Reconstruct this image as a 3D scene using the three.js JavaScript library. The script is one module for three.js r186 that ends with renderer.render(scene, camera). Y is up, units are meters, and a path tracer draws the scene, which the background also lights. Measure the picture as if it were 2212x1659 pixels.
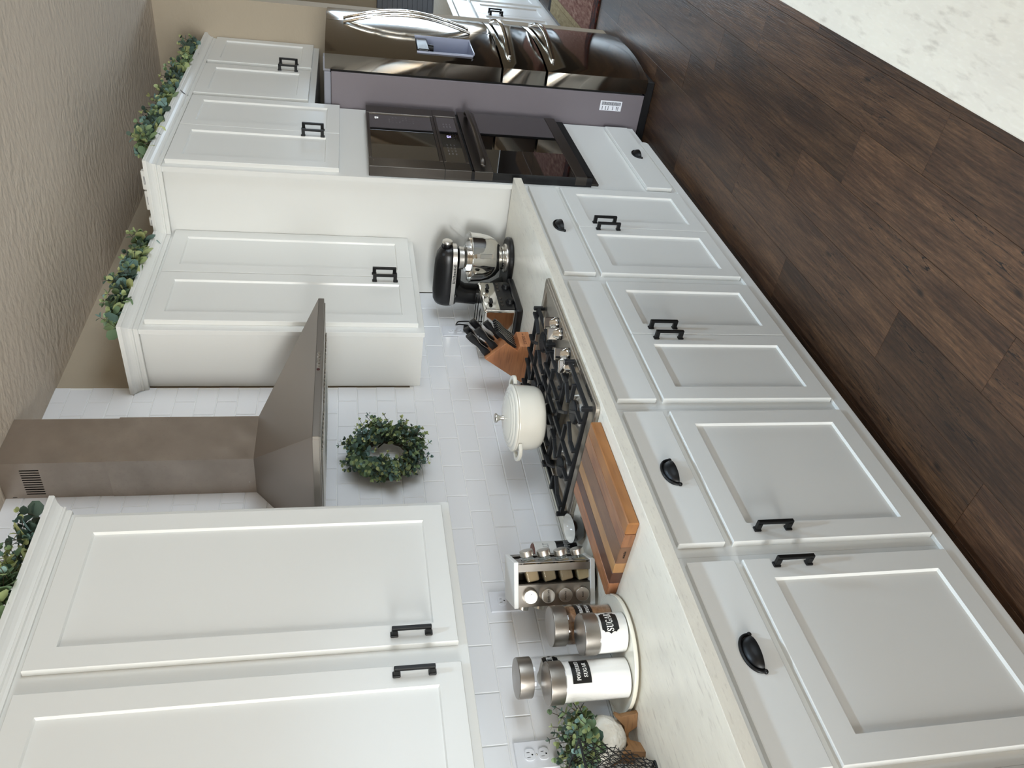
import * as THREE from 'three';
import { mergeGeometries, toCreasedNormals } from 'three/addons/utils/BufferGeometryUtils.js';
import { RectAreaLightUniformsLib } from 'three/addons/lights/RectAreaLightUniformsLib.js';
import { ImprovedNoise } from 'three/addons/math/ImprovedNoise.js';
import { FontLoader } from 'three/addons/loaders/FontLoader.js';
import { TextGeometry } from 'three/addons/geometries/TextGeometry.js';
import { Brush, Evaluator, SUBTRACTION } from 'three-bvh-csg';
import { RoundedBoxGeometry } from 'three/addons/geometries/RoundedBoxGeometry.js';

// ---------- camera: the picture was taken with the phone on its side, so world up points to the left of the frame ----------
const scene = new THREE.Scene();
const camera = new THREE.PerspectiveCamera(52.343, 2212 / 1659, 0.05, 60);
camera.position.set(0, 1.6675, 2.0888);
camera.up.set(0.62291124, -0.00149017, 0.7822911);
camera.lookAt(0.76489534, 1.6675 - 0.20856038, 2.0888 - 0.60945688);

// ---------- sky, daylight through the window openings, exposure ----------
scene.background = new THREE.Color(0.80, 0.91, 1.0);
scene.backgroundIntensity = 3.2;
RectAreaLightUniformsLib.init();
function windowLight(w, h, at, to, intensity, color) {
  const l = new THREE.RectAreaLight(color, intensity, w, h);
  l.position.set(...at); l.lookAt(...to); l.castShadow = true; scene.add(l);
}
// each opening gives cool skylight that falls downwards and a little warm light thrown up from the ground outside
const SKY = new THREE.Color(0.55, 0.77, 1.0), GROUND = new THREE.Color(1.0, 0.84, 0.62);
windowLight(2.40, 1.70, [-4.52, 1.45, 1.80], [-3.52, 1.10, 1.80], 17.0, SKY);
windowLight(2.40, 1.70, [-4.50, 1.45, 1.80], [-3.50, 1.95, 1.80], 20.0, GROUND);
windowLight(2.60, 1.95, [2.60, 1.07, 5.02], [2.60, 0.67, 4.02], 4.3, SKY);
windowLight(2.60, 1.95, [2.60, 1.07, 5.00], [2.60, 1.57, 4.00], 2.4, GROUND);
windowLight(0.78, 1.95, [8.12, 1.08, 1.42], [7.12, 0.78, 1.42], 9, SKY);
windowLight(0.78, 1.95, [8.10, 1.08, 1.42], [7.10, 1.58, 1.42], 1.5, GROUND);
const renderer = new THREE.WebGLRenderer({ antialias: true });
renderer.toneMapping = THREE.LinearToneMapping;
renderer.toneMappingExposure = 0.84;
renderer.shadowMap.enabled = true;

// ---------- helpers ----------
let seed = 20240611;
const rnd = () => { seed = (seed * 1664525 + 1013904223) >>> 0; return seed / 4294967296; };
const rr = (a, b) => a + (b - a) * rnd();
const pn = new ImprovedNoise();
const nz = (x, y, z = 0.37) => pn.noise(x, y, z);
const fbm = (x, y, o = 4, z = 0.37) => { let s = 0, a = 0.5, f = 1; for (let i = 0; i < o; i++) { s += a * nz(x * f, y * f, z + i * 7.1); a *= 0.5; f *= 2.03; } return s; };
const V = (x, y, z) => new THREE.Vector3(x, y, z);

function uvBox(g) {           // uv in metres along the plane a face lies in
  const p = g.attributes.position, n = g.attributes.normal, uv = new Float32Array(p.count * 2);
  for (let i = 0; i < p.count; i++) {
    const ax = Math.abs(n.getX(i)), ay = Math.abs(n.getY(i)), az = Math.abs(n.getZ(i));
    let u, v;
    if (ay >= ax && ay >= az) { u = p.getX(i); v = p.getZ(i); } else if (az >= ax) { u = p.getX(i); v = p.getY(i); } else { u = p.getZ(i); v = p.getY(i); }
    uv[2 * i] = u; uv[2 * i + 1] = v;
  }
  g.setAttribute('uv', new THREE.BufferAttribute(uv, 2));
  return g;
}
function clean(g) {
  if (g.index) g = g.toNonIndexed();
  for (const k of Object.keys(g.attributes)) if (!['position', 'normal', 'uv'].includes(k)) g.deleteAttribute(k);
  if (!g.attributes.normal) g.computeVertexNormals();
  if (!g.attributes.uv) uvBox(g);
  g.morphAttributes = {}; g.clearGroups();
  return g;
}
const join = (...gs) => { gs = gs.flat(9).filter(Boolean).map(clean); return gs.length === 1 ? gs[0] : mergeGeometries(gs); };
function tri(list) {           // list of polygons (arrays of [x,y,z], counter-clockwise from outside), flat shaded
  const p = [];
  for (const f of list) for (let i = 1; i + 1 < f.length; i++) p.push(...f[0], ...f[i], ...f[i + 1]);
  const g = new THREE.BufferGeometry(); g.setAttribute('position', new THREE.Float32BufferAttribute(p, 3)); g.computeVertexNormals();
  return uvBox(g);
}
// box between two corners with chamfered edges
function box(x0, x1, y0, y1, z0, z1, r = 0.0015) {
  r = Math.min(r, (x1 - x0) / 2.05, (y1 - y0) / 2.05, (z1 - z0) / 2.05);
  if (r <= 0) { const g = new THREE.BoxGeometry(x1 - x0, y1 - y0, z1 - z0); g.translate((x0 + x1) / 2, (y0 + y1) / 2, (z0 + z1) / 2); return uvBox(g.toNonIndexed()); }
  const X = [x0, x1], Y = [y0, y1], Z = [z0, z1], f = [];
  const q = (i, j, k, a) => [X[i] + (a === 0 ? 0 : (i ? -r : r)), Y[j] + (a === 1 ? 0 : (j ? -r : r)), Z[k] + (a === 2 ? 0 : (k ? -r : r))];
  const face = (pts, n) => { const a = V(...pts[1]).sub(V(...pts[0])), b = V(...pts[2]).sub(V(...pts[0])); f.push(a.cross(b).dot(V(...n)) > 0 ? pts : pts.slice().reverse()); };
  for (const s of [0, 1]) {
    const g = s ? 1 : -1;
    face([q(s, 0, 0, 0), q(s, 1, 0, 0), q(s, 1, 1, 0), q(s, 0, 1, 0)], [g, 0, 0]);
    face([q(0, s, 0, 1), q(1, s, 0, 1), q(1, s, 1, 1), q(0, s, 1, 1)], [0, g, 0]);
    face([q(0, 0, s, 2), q(1, 0, s, 2), q(1, 1, s, 2), q(0, 1, s, 2)], [0, 0, g]);
    for (const t of [0, 1]) {
      const h = t ? 1 : -1;
      face([q(s, t, 0, 0), q(s, t, 1, 0), q(s, t, 1, 1), q(s, t, 0, 1)], [g, h, 0]);
      face([q(s, 0, t, 0), q(s, 1, t, 0), q(s, 1, t, 2), q(s, 0, t, 2)], [g, 0, h]);
      face([q(0, s, t, 1), q(1, s, t, 1), q(1, s, t, 2), q(0, s, t, 2)], [0, g, h]);
      for (const w of [0, 1]) face([q(s, t, w, 0), q(s, t, w, 1), q(s, t, w, 2)], [g, h, w ? 1 : -1]);
    }
  }
  return tri(f);
}
const rbox = (x0, x1, y0, y1, z0, z1, r = 0.01, seg = 3) => { const g = new RoundedBoxGeometry(x1 - x0, y1 - y0, z1 - z0, seg, r); g.translate((x0 + x1) / 2, (y0 + y1) / 2, (z0 + z1) / 2); return g; };
const cyl = (r0, r1, h, n = 32, at = [0, 0, 0], open = false) => { const g = new THREE.CylinderGeometry(r1, r0, h, n, 1, open); g.translate(at[0], at[1] + h / 2, at[2]); return g; };   // r0 at the foot
const lathe = (pts, n = 48) => new THREE.LatheGeometry(pts.map(([r, y]) => new THREE.Vector2(Math.max(r, 0), y)), n);
const creased = (g, a = 0.6) => toCreasedNormals(g, a);
const tube = (pts, r, n = 24, k = 8, closed = false) => new THREE.TubeGeometry(new THREE.CatmullRomCurve3(pts.map((p) => V(...p)), closed, 'catmullrom', 0.5), n, r, k, closed);
function rodG(a, b, r, k = 6) { const A = V(...a), B = V(...b), d = B.clone().sub(A), g = new THREE.CylinderGeometry(r, r, d.length(), k); g.applyQuaternion(new THREE.Quaternion().setFromUnitVectors(V(0, 1, 0), d.normalize())); const m = A.add(B).multiplyScalar(0.5); g.translate(m.x, m.y, m.z); return g; }
function barG(a, b, w, h, up = [0, 1, 0], r = 0.001) {   // a bar of rectangular section w x h from a to b
  const A = V(...a), B = V(...b), d = B.clone().sub(A), L = d.length(); d.normalize();
  const s = d.clone().cross(V(...up)).normalize(), u = s.clone().cross(d);
  const g = box(-w / 2, w / 2, -h / 2, h / 2, -L / 2, L / 2, r);
  g.applyMatrix4(new THREE.Matrix4().makeBasis(s, u, d.clone().negate()));
  const m = A.add(B).multiplyScalar(0.5); g.translate(m.x, m.y, m.z); return g;
}
const extr = (pts, depth, bevel = 0, holes = []) => {
  const s = new THREE.Shape(pts.map(([x, y]) => new THREE.Vector2(x, y)));
  for (const h of holes) s.holes.push(new THREE.Path(h.map(([x, y]) => new THREE.Vector2(x, y))));
  return new THREE.ExtrudeGeometry(s, { depth, bevelEnabled: bevel > 0, bevelThickness: bevel, bevelSize: bevel, bevelOffset: -bevel, bevelSegments: 2, curveSegments: 16 });
};
const rrect = (x0, x1, y0, y1, r, n = 5) => { const o = []; for (const [cx, cy, a] of [[x1 - r, y0 + r, -90], [x1 - r, y1 - r, 0], [x0 + r, y1 - r, 90], [x0 + r, y0 + r, 180]]) for (let i = 0; i <= n; i++) { const t = (a + 90 * i / n) * Math.PI / 180; o.push([cx + r * Math.cos(t), cy + r * Math.sin(t)]); } return o; };

const taken = new Map();
function numbered(n) { const k = taken.get(n) ?? 0; taken.set(n, k + 1); return k ? n + '_' + String(k).padStart(3, '0') : n; }
function mesh(name, g, m, parent) {
  const o = new THREE.Mesh(g, m); o.name = name; o.castShadow = o.receiveShadow = true; if (parent) parent.add(o); return o;
}
function tag(o, label, category, group) { o.userData.label = label; o.userData.category = category; if (group) o.userData.group = group; return o; }
function thing(name, label, category, at = [0, 0, 0], turn = 0, group) {
  const o = new THREE.Group(); o.name = numbered(name); o.position.set(...at); o.rotation.y = turn; scene.add(o); return tag(o, label, category, group);
}
function solo(name, g, m, label, category, group) { const o = mesh(numbered(name), g, m, scene); return tag(o, label, category, group); }
function struct(name, g, m) { const o = mesh(name, g, m, scene); o.userData.kind = 'structure'; return o; }
function copy(src, label, at, turn = 0) { const c = src.clone(); c.name = numbered(src.name.replace(/_\d{3}$/, '')); c.userData = { ...src.userData, label }; if (at) c.position.set(...at); c.rotation.y = turn; scene.add(c); return c; }
// parts built in world coordinates move under a group whose origin is the thing's base
function settle(g) {
  g.updateMatrixWorld(true); const b = new THREE.Box3().setFromObject(g), c = b.getCenter(V(0, 0, 0)); c.y = b.min.y;
  for (const k of g.children) k.position.sub(c); g.position.add(c); return g;
}

// ---------- textures ----------
function tex(w, h, fn, { srgb = true, size = 1, size2 } = {}) {     // fn(u, v) -> [r, g, b] 0..1 (or one number)
  const d = new Uint8Array(w * h * 4);
  for (let j = 0; j < h; j++) for (let i = 0; i < w; i++) {
    let c = fn(i / w, j / h, i, j); if (typeof c === 'number') c = [c, c, c];
    const o = (j * w + i) * 4; for (let k = 0; k < 3; k++) d[o + k] = Math.max(0, Math.min(255, c[k] * 255)); d[o + 3] = 255;
  }
  const t = new THREE.DataTexture(d, w, h); t.wrapS = t.wrapT = THREE.RepeatWrapping; t.magFilter = THREE.LinearFilter; t.minFilter = THREE.LinearMipmapLinearFilter; t.generateMipmaps = true;
  if (srgb) t.colorSpace = THREE.SRGBColorSpace; t.repeat.set(1 / size, 1 / (size2 ?? size)); t.needsUpdate = true; return t;
}
const per = (u, v, f, o = 4, z = 0) => {                              // tiling noise
  const w = (a) => a * a * (3 - 2 * a), x = u * f, y = v * f, a = w(u), b = w(v);
  return (1 - a) * (1 - b) * fbm(x, y, o, z) + a * (1 - b) * fbm(x - f, y, o, z) + (1 - a) * b * fbm(x, y - f, o, z) + a * b * fbm(x - f, y - f, o, z);
};
const per2 = (u, v, fx, fy, o = 4, z = 0) => {
  const w = (a) => a * a * (3 - 2 * a), x = u * fx, y = v * fy, a = w(u), b = w(v);
  return (1 - a) * (1 - b) * fbm(x, y, o, z) + a * (1 - b) * fbm(x - fx, y, o, z) + (1 - a) * b * fbm(x, y - fy, o, z) + a * b * fbm(x - fx, y - fy, o, z);
};
const mix3 = (a, b, t) => [a[0] + (b[0] - a[0]) * t, a[1] + (b[1] - a[1]) * t, a[2] + (b[2] - a[2]) * t];
const hex = (h) => [(h >> 16 & 255) / 255, (h >> 8 & 255) / 255, (h & 255) / 255];
const clamp01 = (x) => Math.max(0, Math.min(1, x));
function canvasTex(w, h, draw) { const c = document.createElement('canvas'); c.width = w; c.height = h; draw(c.getContext('2d'), w, h); const t = new THREE.CanvasTexture(c); t.colorSpace = THREE.SRGBColorSpace; return t; }
const std = (o) => new THREE.MeshStandardMaterial(o);
const phys = (o) => new THREE.MeshPhysicalMaterial(o);

const M = {};
M.paint = std({ color: 0xe2e2de, roughness: 0.34, bumpMap: tex(256, 256, (u, v) => 0.5 + per(u, v, 9, 3) * 0.6, { srgb: false, size: 0.35 }), bumpScale: 0.0004 });
M.tile = phys({ color: 0xf0f1f4, roughness: 0.16, clearcoat: 0.5, clearcoatRoughness: 0.08 });
M.grout = std({ color: 0xeeeeec, roughness: 0.9 });
M.taupe = std({ color: 0xb4a793, roughness: 0.85, bumpMap: tex(256, 256, (u, v) => 0.5 + per(u, v, 22, 3) * 0.9, { srgb: false, size: 0.5 }), bumpScale: 0.0012 });
M.ceil = std({ color: 0xc7baaa, roughness: 0.95, bumpMap: tex(512, 512, (u, v) => clamp01(0.5 + per2(u, v, 26, 14, 4, 3) * 1.5), { srgb: false, size: 0.7 }), bumpScale: 0.004 });
M.black = std({ color: 0x0d0d0e, roughness: 0.42, metalness: 0.3 });
M.iron = std({ color: 0x16171a, roughness: 0.5, metalness: 0.15, bumpMap: tex(128, 128, (u, v) => 0.5 + per(u, v, 24, 2), { srgb: false, size: 0.05 }), bumpScale: 0.0003 });
M.plastic = std({ color: 0x121214, roughness: 0.3 });
M.dark = std({ color: 0x050505, roughness: 0.8 });
M.white = std({ color: 0xe8e7e3, roughness: 0.35 });
M.steel = phys({ color: 0xa8a29b, metalness: 1, roughness: 0.36, anisotropy: 0.5, roughnessMap: tex(256, 256, (u, v) => 0.85 + per2(u, v, 3, 60, 2) * 0.12, { srgb: false, size: 0.3 }) });
M.bright = phys({ color: 0xd6d2cb, metalness: 1, roughness: 0.3 });
M.chrome = phys({ color: 0xdddbd6, metalness: 1, roughness: 0.07 });
M.glass = phys({ color: 0xffffff, roughness: 0.02, transmission: 1, thickness: 0, ior: 1.45 });
// laminate worktop: pale stone with short drawn-out grey-beige flecks
const stone = (u, v, sx, sy) => {
  const a = per2(u, v, sx, sy, 5, 1), b = per2(u, v, sx * 0.35, sy * 0.3, 3, 5), c = per2(u, v, sx * 3, sy * 3, 2, 9);
  let t = [0.905, 0.880, 0.820]; t = mix3(t, [0.865, 0.838, 0.785], clamp01(b * 1.6 + 0.4)); t = mix3(t, [0.66, 0.62, 0.57], clamp01((a - 0.10) * 3.4) * 0.42); t = mix3(t, [0.925, 0.905, 0.855], clamp01(c * 1.3));
  return t;
};
M.counter = std({ map: tex(1024, 1024, (u, v) => stone(u, v, 20, 74), { size: 0.9 }), roughness: 0.36 });
M.counterEdge = std({ map: tex(512, 512, (u, v) => stone(u, v, 20, 74), { size: 0.5 }), roughness: 0.4 });
// ================= the room =================
const YC = 2.764;
const planW = (name, m, list) => struct(name, join(list.map((b) => box(...b, 0))), m);
// back wall, with the tile field on it
const wallBack = planW('wall_back', M.taupe, [[-4.6, 8.2, 0, YC, -0.12, 0]]);
mesh('grout', join(box(0.2, 2.592, 0.914, YC, 0, 0.0052, 0), box(2.592, 3.345, 0.914, 1.40, 0, 0.0052, 0)), M.grout, wallBack);
{
  const P = 0.1555, H = 0.0778, gap = 0.0026, tiles = new Map();
  const tileGeo = (w, h) => {
    const k = w.toFixed(4) + '_' + h.toFixed(4);
    if (!tiles.has(k)) {
      const a = w / 2, b = h / 2, c = 0.0022, z0 = 0.002, z1 = 0.0062, z2 = 0.0078;
      const R = (x, y, z) => [[-x, -y, z], [x, -y, z], [x, y, z], [-x, y, z]], o = R(a, b, z0), m = R(a, b, z1), t = R(a - c, b - c, z2), f = [t];
      for (let i = 0; i < 4; i++) { const j = (i + 1) % 4; f.push([o[i], o[j], m[j], m[i]], [m[i], m[j], t[j], t[i]]); }
      tiles.set(k, tri(f));
    }
    return tiles.get(k);
  };
  const zones = [[0.70, 3.345, 0.9165, 1.40], [1.60, 2.592, 1.40, YC], [0.95, 1.60, 2.42, YC]];
  for (const [X0, X1, Y0, Y1] of zones) for (let k = -6; k < 22; k++) {
    const yb = 1.231 + k * H, y0 = Math.max(yb + gap / 2, k <= -4 ? 0.9165 : -9), y1 = Math.min(yb + H - gap / 2, Y1 === YC ? YC : 9);
    const mid = yb + H / 2; if (mid < Y0 || mid > Y1 || y1 - y0 < 0.012) continue;
    const off = k & 1 ? P / 2 : 0;
    for (let n = -14; n < 8; n++) {
      const xa = 2.58 + off + n * P, x0 = Math.max(xa + gap / 2, X1 === 1.60 || X0 === 1.60 ? -9 : X0), x1 = Math.min(xa + P - gap / 2, X1 === 1.60 ? 9 : X1);
      const mx = xa + P / 2; if (X1 === 1.60 ? (mx < X0 || mx >= 1.60) : X0 === 1.60 ? (mx < 1.60 || x1 - x0 < 0.012) : x1 - x0 < 0.012 || xa + P < X0) continue;
      const t = mesh('tile', tileGeo(x1 - x0, y1 - y0), M.tile, wallBack); t.position.set((x0 + x1) / 2, (y0 + y1) / 2, 0);
    }
  }
}
struct('ceiling', box(-4.6, 8.2, YC, YC + 0.12, -0.12, 5.2, 0), M.ceil);
planW('wall_right', M.taupe, [[5.19, 5.30, 0, YC, 0, 0.85]]);
const opening = (ax, at, th, a0, a1, y0, y1, lo, hi) => {     // wall pieces round one opening; ax = axis the wall runs along
  const q = (s0, s1, b0, b1) => ax === 'z' ? [at, at + th, b0, b1, s0, s1] : [s0, s1, b0, b1, at, at + th];
  return [q(lo, a0, 0, YC), q(a1, hi, 0, YC), q(a0, a1, y1, YC), ...(y0 > 0 ? [q(a0, a1, 0, y0)] : [])];
};
planW('wall_left', M.taupe, opening('z', -4.72, 0.12, 0.55, 3.05, 0.55, 2.35, -0.12, 5.2));
planW('wall_front', M.taupe, opening('x', 5.08, 0.12, 1.25, 3.95, 0.05, 2.10, -4.72, 8.32));
planW('wall_far', M.taupe, opening('z', 8.2, 0.12, 0.98, 1.86, 0.05, 2.12, -0.12, 5.2));
function windowUnit(n, ax, at, a0, a1, y0, y1, mull) {
  const f = 0.05, d = 0.05, q = (s0, s1, b0, b1) => ax === 'z' ? box(at - d / 2, at + d / 2, b0, b1, s0, s1, 0.003) : box(s0, s1, b0, b1, at - d / 2, at + d / 2, 0.003);
  const o = struct('window_' + n, join(q(a0, a1, y0, y0 + f), q(a0, a1, y1 - f, y1), q(a0, a0 + f, y0, y1), q(a1 - f, a1, y0, y1), mull.map((m) => q(m - f / 2, m + f / 2, y0, y1))), M.white);
  mesh('pane', ax === 'z' ? box(at - 0.004, at + 0.004, y0 + f, y1 - f, a0 + f, a1 - f, 0) : box(a0 + f, a1 - f, y0 + f, y1 - f, at - 0.004, at + 0.004, 0), M.glass, o);
}
windowUnit(1, 'z', -4.66, 0.55, 3.05, 0.55, 2.35, [1.80]);
windowUnit(2, 'x', 5.14, 1.25, 3.95, 0.05, 2.10, [2.6]);
windowUnit(3, 'z', 8.26, 0.98, 1.86, 0.05, 2.12, []);

// floor: brown oak-look boards
const boardTex = (z) => tex(1024, 128, (u, v) => {
  const L = u * 1.215, W = v * 0.1835, w = fbm(L * 2.2, W * 9, 3, z) * 0.016;
  const g = fbm(L * 7, (W + w) * 120, 5, z + 2), fine = fbm(L * 40, W * 620, 2, z + 4), pat = fbm(L * 2.6, W * 14, 3, z + 8);
  let c = mix3([0.335, 0.245, 0.190], [0.505, 0.385, 0.290], clamp01(0.5 + pat * 1.5));
  c = mix3(c, [0.215, 0.155, 0.120], clamp01(g * 1.7 + 0.08) * 0.7); c = mix3(c, [0.60, 0.47, 0.37], clamp01(-g * 1.8 - 0.10) * 0.6);
  const crack = fbm(L * 3.4 + 11, (W + w * 1.6) * 44, 2, z + 13); c = mix3(c, [0.085, 0.06, 0.05], clamp01((Math.abs(crack) < 0.012 ? 1 : 0) * clamp01(fbm(L * 2.3, W * 5, 2, z + 17) * 5)) * 0.8);
  const kx = ((z * 0.37) % 1) * 1.0 + 0.1, kd = Math.hypot((L - kx) / 2.2, W - 0.05 - (z % 3) * 0.03); c = mix3(c, [0.10, 0.07, 0.055], clamp01(1 - kd / 0.011) * 0.8);
  return c.map((x) => x * (1 + fine * 0.5));
});
const boardBump = tex(512, 128, (u, v) => clamp01(0.5 + fbm(u * 14, v * 60, 4, 2) * 1.1), { srgb: false });
const boardM = [0.3, 1.7, 2.9, 4.4, 5.6, 7.2].map((z, i) => { const t = boardTex(z * 3.1); return [1.05, 0.74, 0.92, 1.30, 0.66, 1.12].filter((_, j) => (i + j) % 2 === 0).map((k) => std({ map: t, color: new THREE.Color(k * 0.50, k * 0.45, k * 0.39), roughness: 0.37, bumpMap: boardBump, bumpScale: 0.0006 })); }).flat();
const floor = struct('floor', box(-4.6, 8.2, -0.1, -0.0022, -0.12, 5.2, 0), std({ color: 0x2a1e17, roughness: 0.6 }));
{
  const L = 1.215, W = 0.1835, g = box(0, L - 0.0007, -0.0018, 0, 0, W - 0.0007, 0.0007), p = g.attributes.position, uv = g.attributes.uv;
  for (let i = 0; i < p.count; i++) uv.setXY(i, p.getX(i) / L, p.getZ(i) / W);
  const first = { 0: 1.383, 1: 1.085, 2: 1.954, '-1': 1.785, '-2': 2.44, 3: 1.55, 4: 2.2, '-3': 1.2, 5: 1.8, 6: 1.3 };
  let i = 3;
  for (let k = -3; k <= 6; k++) for (let n = -3; n < 6; n++) {
    const x = first[k] + n * L; if (x < -1.0 || x > 6.9) continue;
    const o = mesh('plank', g, boardM[(i = (i * 7 + k + 11 + n * 5) % 18)], floor); o.position.set(x, 0, 0.954 + k * W);
  }
}
// recessed daylight-white downlights in the ceiling over the aisle and island, above the frame
for (const [x, z, lab] of [[0.95, 1.25, 'recessed ceiling downlight above the near aisle'], [2.15, 1.25, 'recessed ceiling downlight above the far aisle'], [3.60, 2.00, 'recessed ceiling downlight nearest the refrigerator']]) {
  const t = thing('ceiling_light', lab, 'ceiling light', [x, YC, z], 0, 'recessed ceiling lights');
  mesh('trim_ring', lathe([[0.075, -0.004], [0.098, -0.004], [0.100, 0], [0.075, 0]].reverse(), 40), M.white, t);
  mesh('lamp_face', cyl(0.075, 0.075, 0.002, 40, [0, -0.0025, 0]), std({ color: 0xf4f7ff, emissive: 0xf0f5ff, emissiveIntensity: 3 }), t);
  const l = new THREE.SpotLight(new THREE.Color(0.60, 0.80, 1.0), 11.5, 0, 0.84, 0.9, 2); l.position.set(x, YC - 0.012, z); l.target.position.set(x, 0, z); l.castShadow = true; l.shadow.radius = 3.5; scene.add(l, l.target);
}
// ================= cabinets =================
// recessed-panel front: a mitred frame with a bevelled inner edge; the panel is a piece of its own
function doorFrame(x0, x1, y0, y1, zb, zf, fw) {
  const c = 0.0018, r = (a, z) => [[x0 + a, y0 + a, z], [x1 - a, y0 + a, z], [x1 - a, y1 - a, z], [x0 + a, y1 - a, z]], f = [];
  const rings = [r(0, zb), r(0, zf - c), r(c, zf), r(fw, zf), r(fw + 0.0035, zf - 0.0085)];
  for (let k = 0; k + 1 < rings.length; k++) for (let i = 0; i < 4; i++) { const j = (i + 1) % 4; f.push([rings[k][i], rings[k][j], rings[k + 1][j], rings[k + 1][i]]); }
  f.push(rings[0].slice().reverse());
  return tri(f);
}
const pullG = (() => {     // black bar pull standing on two square posts with flared feet; 10 cm long, upright
  const p = []; const L = 0.051;
  p.push(box(-0.0055, 0.0055, -L, L, 0.0245, 0.0345, 0.0015));
  for (const s of [-1, 1]) { const y = s * (L - 0.0075); p.push(box(-0.0055, 0.0055, y - 0.0075, y + 0.0075, 0.004, 0.03, 0.0012)); p.push(box(-0.0085, 0.0085, y - 0.0105 + s * 0.001, y + 0.0095 + s * 0.001, 0, 0.0065, 0.002)); }
  return join(p);
})();
const cupG = (() => {
  const d = new THREE.SphereGeometry(1, 28, 12, 0, Math.PI, 0, Math.PI / 2); d.scale(0.043, 0.033, 0.024); d.computeVertexNormals();
  const e = new THREE.SphereGeometry(1, 28, 12, 0, Math.PI, 0, Math.PI / 2); e.scale(0.0405, 0.0305, 0.0215); e.computeVertexNormals();
  const a = []; for (let i = 0; i <= 14; i++) { const t = Math.PI * (i / 14); a.push([-0.0465 * Math.cos(t), 0.035 * Math.pow(Math.sin(t), 0.8), 0.0035]); }
  const fl = tube(a, 0.0042, 40, 8), ends = [-1, 1].map((s) => { const q = new THREE.SphereGeometry(0.0058, 12, 8); q.translate(s * 0.0468, -0.001, 0.0035); return q; });
  return join(d, e, fl, ends);
})();
const pull = (parent, x, y, z) => { const o = mesh('handle', pullG, M.black, parent); o.position.set(x, y, z); o.userData.label = 'black bar handle'; return o; };
const cup = (parent, x, y, z) => { const o = mesh('cup_pull', cupG, M.black, parent); o.position.set(x, y, z); o.userData.label = 'black cup pull'; return o; };
function door(cab, x0, x1, y0, y1, zf, hx, hy, fw = 0.0605) {
  const d = mesh('door', doorFrame(x0, x1, y0, y1, zf - 0.0195, zf, fw), M.paint, cab);
  mesh('panel', box(x0 + fw, x1 - fw, y0 + fw, y1 - fw, zf - 0.016, zf - 0.0082, 0), M.paint, d);
  if (hx !== undefined) pull(d, hx, hy, zf); return d;
}
function drawer(cab, x0, x1, y0, y1, zf, cx, cy) {
  const d = mesh('drawer', box(x0, x1, y0, y1, zf - 0.0195, zf, 0.0022), M.paint, cab);
  if (cx !== undefined) cup(d, cx, cy, zf); return d;
}
const frameG = (x0, x1, y0, y1, z0, z1, open) => {      // face frame: stiles and rails round the openings
  const p = [];
  const xs = [...new Set([x0, x1, ...open.flatMap((o) => [o[0], o[1]])])].sort((a, b) => a - b), ys = [...new Set([y0, y1, ...open.flatMap((o) => [o[2], o[3]])])].sort((a, b) => a - b);
  for (let i = 0; i + 1 < xs.length; i++) for (let j = 0; j + 1 < ys.length; j++) { const mx = (xs[i] + xs[i + 1]) / 2, my = (ys[j] + ys[j + 1]) / 2; if (!open.some((o) => mx > o[0] && mx < o[1] && my > o[2] && my < o[3])) p.push(box(xs[i], xs[i + 1], ys[j], ys[j + 1], z0, z1, 0)); }
  return join(p);
};
function crownG(path, prof) {    // path on plan, room side on its left hand; prof = [out, y]
  const n = path.length, nrm = []; for (let i = 0; i + 1 < n; i++) { const dx = path[i + 1][0] - path[i][0], dz = path[i + 1][1] - path[i][1], l = Math.hypot(dx, dz); nrm.push([-dz / l, dx / l]); }
  const at = (i, o) => { const a = nrm[Math.max(i - 1, 0)], b = nrm[Math.min(i, n - 2)], s = 1 + a[0] * b[0] + a[1] * b[1]; return [path[i][0] + o * (a[0] + b[0]) / s, path[i][1] + o * (a[1] + b[1]) / s]; };
  const f = [];
  for (let i = 0; i + 1 < n; i++) for (let k = 0; k < prof.length; k++) {
    const k2 = (k + 1) % prof.length, P = (ii, kk) => { const [x, z] = at(ii, prof[kk][0]); return [x, prof[kk][1], z]; };
    f.push([P(i, k), P(i + 1, k), P(i + 1, k2), P(i, k2)]);
  }
  for (const i of [0, n - 1]) { const c = prof.map(([o, y]) => { const [x, z] = at(i, o); return [x, y, z]; }); f.push(i ? c.slice().reverse() : c); }
  return tri(f);
}
const crownProf = [[-0.006, 2.424], [0.0075, 2.424], [0.009, 2.431], [0.0085, 2.439], [0.0155, 2.441], [0.0165, 2.447], [0.0145, 2.4485], [0.018, 2.456], [0.025, 2.464], [0.0335, 2.470], [0.0375, 2.4715], [0.039, 2.4745], [0.039, 2.4865], [0.0, 2.4865], [-0.006, 2.4865]];

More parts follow.
